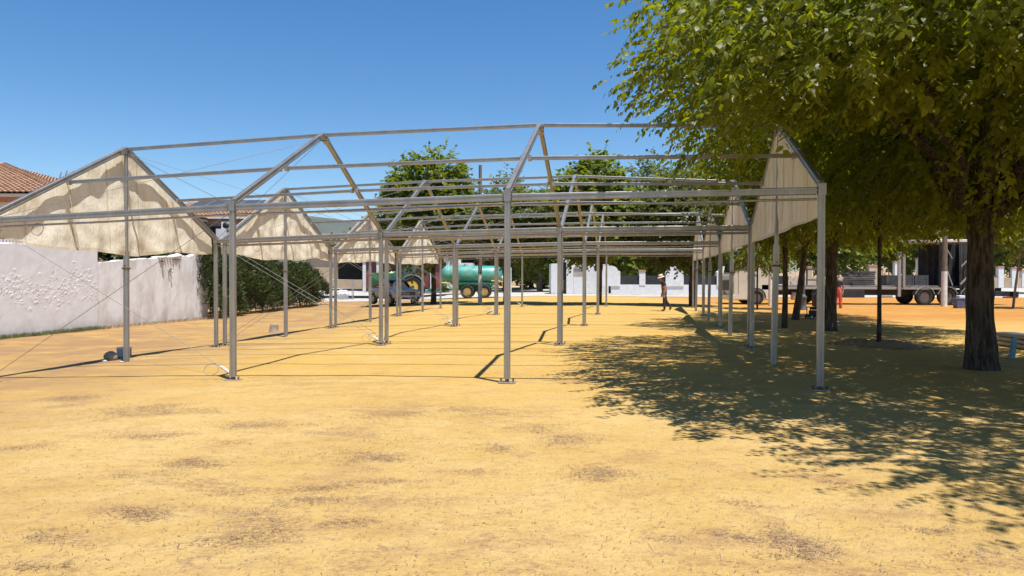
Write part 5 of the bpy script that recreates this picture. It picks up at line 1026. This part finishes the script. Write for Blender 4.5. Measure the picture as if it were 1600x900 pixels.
bb = at(1499, 481.5); bn = thing('storage_bin', 'small blue bin with a white lid left of the thick rough-barked trunk', 'bin', bb); m_blue = mat('faded blue plastic', (.07, .09, .17), (.12, .14, .24), rough=.6, scale=5)
bm_ = loft([[(sx * a, sy * b, z) for sx, sy in ((-1, -1), (1, -1), (1, 1), (-1, 1))] for a, b, z in ((.22, .17, 0), (.27, .21, .5))], sm=False); bm_.obj('bin_body', m_blue, bn, bevel=.02); MB().box((.06, 0, .58), (.3, .3, .16)).obj('lid', m_white, bn, bevel=.03); MB().box((0, 0, .50), (.58, .46, .04)).obj('rim', m_blue, bn, bevel=.01)
# aluminium profiles stacked on the ground at the right edge, with a blue stake
pa = at(1556, 537); pb_ = at(1665, 556); dv = (pb_ - pa).normalized(); sv = Vector((-dv.y, dv.x, 0)); ps = thing('profile_stack', 'stack of long aluminium profiles lying on the ground at the right edge', 'profile stack', pa)
for j in range(3):
    for i in range(6 - j):
        o = sv * (i * .13 + j * .065 - .1) + UPZ * (.06 + j * .10); st0 = random.uniform(-.12, .12); MB().extr(o + dv * st0, o + dv * 4.6 + dv * st0 + UPZ * 0, rect(.115, .09, .01), sv).obj('profile', m_alu, ps)
bs = at(1581, 560); stk = thing('blue_stake', 'short sky blue steel post standing at the front of the aluminium profiles', 'post', bs); m_sky = mat('sky blue paint', (.10, .26, .36), (.17, .36, .46), rough=.5, scale=6)
MB().extr((0, 0, 0), (.05, 0, .46), rect(.09, .07), (1, 0, 0)).obj('upright', m_sky, stk, bevel=.006); MB().extr((.07, 0, .42), (-.02, .0, .02), rect(.04, .04), (0, 1, 0)).obj('brace', m_sky, stk); MB().box((0, 0, .008), (.2, .18, .014)).obj('base_plate', m_sky, stk)
# earth mound at the very thin tree
mb = MB(); rr = random.Random(8); n_ = 26; rows = 7; vs = []
for j in range(rows + 1):
    for i in range(n_):
        a = 6.283 * i / n_; q = j / rows; r_ = (1.15 * q) * (1 + .15 * math.sin(3 * a) + .12 * rr.uniform(-1, 1)); x, y = b5.x + .1 + r_ * math.cos(a), b5.y + r_ * .8 * math.sin(a); vs.append((x, y, float(G(x, y)) - .02 + (.13 * (1 - abs(q - .45) * 1.9) if q < .95 else -.01) + rr.uniform(0, .03)))
mb.add(vs, [(j * n_ + i, (j + 1) * n_ + i, (j + 1) * n_ + (i + 1) % n_, j * n_ + (i + 1) % n_) for j in range(rows) for i in range(n_)])
tag(mb.obj('earth_mound', mat('dug earth', (.20, .12, .06), (.34, .21, .10), rough=.95, scale=12, bump=.8), None, b5), 'low mound of dug earth around the very thin young tree', 'earth mound')
# boulder, grey box, stump
m_stone = mat('rough stone', (.22, .17, .12), (.36, .29, .21), rough=.95, scale=9, bump=.8)
def rock(name, label, cat, p, r, sc, seed, m):
    mb = MB().ball((0, 0, 0), r, 0, 18, 12, sc); q = random.Random(seed); ph = [q.uniform(0, 6) for _ in range(6)]
    mb.v = [tuple(Vector(v) * (1 + .09 * math.sin(v[0] * 14 + ph[0]) + .08 * math.sin(v[1] * 17 + ph[1]) + .07 * math.sin(v[2] * 19 + ph[2] + v[0] * 8))) for v in mb.v]
    o = mb.obj(name, m, None, None); o.location = p + UPZ * r * sc[2] * .8; return tag(o, label, cat)
rb = at(174, 564); rock('boulder', 'rounded brown boulder on the ground left of the king post', 'boulder', rb, .14, (1, .9, .85), 3, m_stone)
for px, py, r, lab_ in ((163, 566, .05, 'small pale stone touching the left side of the brown boulder'), (190, 567, .035, 'small pale stone between boulder and king post foot'), (212, 563, .03, 'tiny pale stone just right of the nearest left king post'), (201, 560, .04, 'small pale stone under the front of the blue grey box')): rock('stone', lab_, 'stone', at(px, py), r, (1.3, 1, .6), px, m_concrete)['group'] = 'small stones by the boulder'
eb = at(194, 559); ebx = thing('junction_box', 'blue grey electrical box with a pale lid behind the king post', 'junction box', eb, -.15); m_bg = mat('blue grey plastic', (.24, .29, .33), (.30, .35, .38), rough=.6, scale=8)
MB().box((0, 0, .12), (.24, .2, .2)).obj('box_body', m_bg, ebx, bevel=.012); MB().box((0, 0, .228), (.255, .215, .024)).obj('lid', m_white, ebx, bevel=.006); MB().box((0, 0, .012), (.2, .16, .02)).obj('foot', m_dark, ebx)
sp = at(428, 519); stump = thing('tree_stump', 'cut square wooden stump standing left of the second left king post', 'stump', sp); MB().tube([(0, 0, -.05), (0, 0, .04), (.01, 0, .26)], [.2, .15, .13], 12, 0, jit=.08).obj('stump_body', m_stone, stump); MB().lathe([(.125, .255), (.12, .268), (0, .272)], (.01, 0, 0), 'Z', 12).obj('cut_face', m_straw, stump)
# wire cage with a crumpled sack
cb = at(534, 468); k = PX(cb.y); cage = thing('wire_cage', 'open metal cage frame right of the oleander hedge', 'cage', cb, .1); W_, H_ = 34 * k, 31 * k
for x in (-W_ / 2, W_ / 2):
    for y in (-.5, .5): MB().tube([(x, y, 0), (x, y, H_)], .035, 8).obj('cage_post', m_steel, cage)
for z in (.1, H_ * .55, H_):
    MB().tube([(-W_ / 2, -.5, z), (W_ / 2, -.5, z), (W_ / 2, .5, z), (-W_ / 2, .5, z), (-W_ / 2, -.5, z)], .025, 6).obj('cage_rail', m_steel, cage)
rock('sack', 'crumpled pale sack lying inside the wire cage', 'sack', cb + Vector((.05, 0, .1)), .55, (1.15, .7, .75), 12, m_white)
# crowd barriers
for px0, px1, lab in ((865, 896, 'left crowd barrier in front of the white kiosk'), (898.5, 922.5, 'right crowd barrier in front of the white kiosk')):
    bp_ = at((px0 + px1) / 2, 459.5); k = PX(bp_.y); W_, H_ = (px1 - px0) * k, 21 * k; br = thing('crowd_barrier', lab, 'barrier', bp_, .12 if px0 < 880 else -.08, 'crowd barriers by the kiosk')
    MB().tube([(-W_ / 2, 0, .05), (-W_ / 2, 0, H_ - .12), (-W_ / 2 + .12, 0, H_), (W_ / 2 - .12, 0, H_), (W_ / 2, 0, H_ - .12), (W_ / 2, 0, .05)], .028, 8).obj('barrier_frame', m_rust, br); MB().tube([(-W_ / 2, 0, .4), (W_ / 2, 0, .4)], .025, 8).obj('lower_rail', m_rust, br)
    for i in range(9): x = -W_ / 2 + W_ * (i + 1) / 10; MB().tube([(x, 0, .4), (x, 0, H_ - .02)], .012, 5).obj('bar', m_steel, br)
    for sx in (-W_ / 2, W_ / 2): MB().tube([(sx, -.3, .03), (sx, .3, .03)], .025, 6).obj('barrier_foot', m_rust, br)

# ------------------------------------------------------------------ dry straw, leaf litter and small stones on the sand
def litter_density(x, y): return np.clip(litter_field(x, y) * .9 * np.clip(.45 + .6 * wob(x * 5, y * 9, 8), 0, 1.4), 0, 1) + .035
rng = np.random.default_rng(5); n = 900000; yy = 2.2 + 16 * rng.uniform(0, 1, n) ** 1.4; xx = rng.uniform(-1, 1, n) * (1.2 + yy * .78); keep = rng.uniform(0, 1, n) < litter_density(xx, yy); xx, yy = xx[keep], yy[keep]; n = min(len(xx), 80000); xx, yy = xx[:n], yy[:n]
a = rng.normal(.15, .8, n); L = rng.uniform(.004, .018, n) * rng.choice([1, 1, 1, 1.6, 5], n, p=[.3, .3, .2, .175, .025]); wd = rng.uniform(.0009, .0022, n); z = G(xx, yy) + .009 * wob(xx, yy, 3) + .004; dx, dy = np.cos(a) * L, np.sin(a) * L; px_, py_ = -np.sin(a) * wd, np.cos(a) * wd; bend = rng.normal(0, .25, n) * np.where(L > .03, 5, 1); lift = rng.uniform(0, .012, n)
co = np.stack([np.stack([xx - dx - px_, yy - dy - py_, z], -1), np.stack([xx - dx + px_, yy - dy + py_, z], -1), np.stack([xx + px_ + bend * py_ * 6, yy + py_ - bend * px_ * 6, z + lift], -1), np.stack([xx + dx, yy + dy, z + lift * .4], -1), np.stack([xx - px_ + bend * py_ * 6, yy - py_ - bend * px_ * 6, z + lift], -1)], 1)
fi = (np.arange(n)[:, None, None] * 5 + np.array([[0, 1, 2], [0, 2, 4], [4, 2, 3]])[None]).reshape(-1, 3)
def trimesh(name, co, fi, m, label, cat):
    me = bpy.data.meshes.new(name); me.vertices.add(len(co)); me.vertices.foreach_set('co', co.astype(np.float32).ravel()); nf = len(fi); me.loops.add(nf * 3); me.loops.foreach_set('vertex_index', fi.ravel().astype(np.int32)); me.polygons.add(nf); me.polygons.foreach_set('loop_start', np.arange(0, nf * 3, 3, dtype=np.int32)); me.polygons.foreach_set('loop_total', np.full(nf, 3, np.int32)); me.update(calc_edges=True)
    me.materials.append(m); o = bpy.data.objects.new(name, me); COL.objects.link(o); o['kind'] = 'stuff'; return tag(o, label, cat)
m_litter = mat('dry stalks', (.15, .08, .042), (.40, .26, .14), rough=.9, scale=14, world=True)
trimesh('dry_straw', co.reshape(-1, 3), fi, m_litter, 'scattered dry straw and stalks lying in patches on the sand', 'dry straw')
n = 3000; yy = 2.2 + 22 * rng.uniform(0, 1, n) ** 1.6; xx = rng.uniform(-1, 1, n) * (1.2 + yy * .78); r_ = rng.uniform(.003, .011, n); z = G(xx, yy) + .009 * wob(xx, yy, 3)
oct_ = np.array([(1, 0, 0), (0, 1, 0), (-1, 0, 0), (0, -1, 0), (0, 0, .8), (0, 0, -.6)]); co = np.stack([xx, yy, z], -1)[:, None, :] + oct_[None] * r_[:, None, None] * rng.uniform(.7, 1.3, (n, 6, 1))
fi = (np.arange(n)[:, None, None] * 6 + np.array([[0, 1, 4], [1, 2, 4], [2, 3, 4], [3, 0, 4], [1, 0, 5], [2, 1, 5], [3, 2, 5], [0, 3, 5]])[None]).reshape(-1, 3)
trimesh('gravel', co.reshape(-1, 3), fi, mat('ochre clods', (.34, .20, .08), (.48, .32, .15), rough=.95, scale=8, world=True), 'small stones and clods scattered over the sand', 'gravel')

# ------------------------------------------------------------------ summer haze over the whole site
hz = MB().box((0, 1550, 117.5), (6000, 3300, 245)).obj('haze', [])
hm_ = bpy.data.materials.new('haze air'); hm_.use_nodes = True; n_, l_ = nodes_of(hm_); n_.remove(n_['Principled BSDF']); pv = n_.new('ShaderNodeVolumePrincipled'); pv.inputs['Color'].default_value = (.80, .88, 1, 1); pv.inputs['Density'].default_value = .00008; pv.inputs['Anisotropy'].default_value = .2
l_.new(pv.outputs[0], n_['Material Output'].inputs['Volume']); hz.data.materials.append(hm_); hz['kind'] = 'stuff'
tag(hz, 'thin pale summer haze lying over the whole place', 'haze')
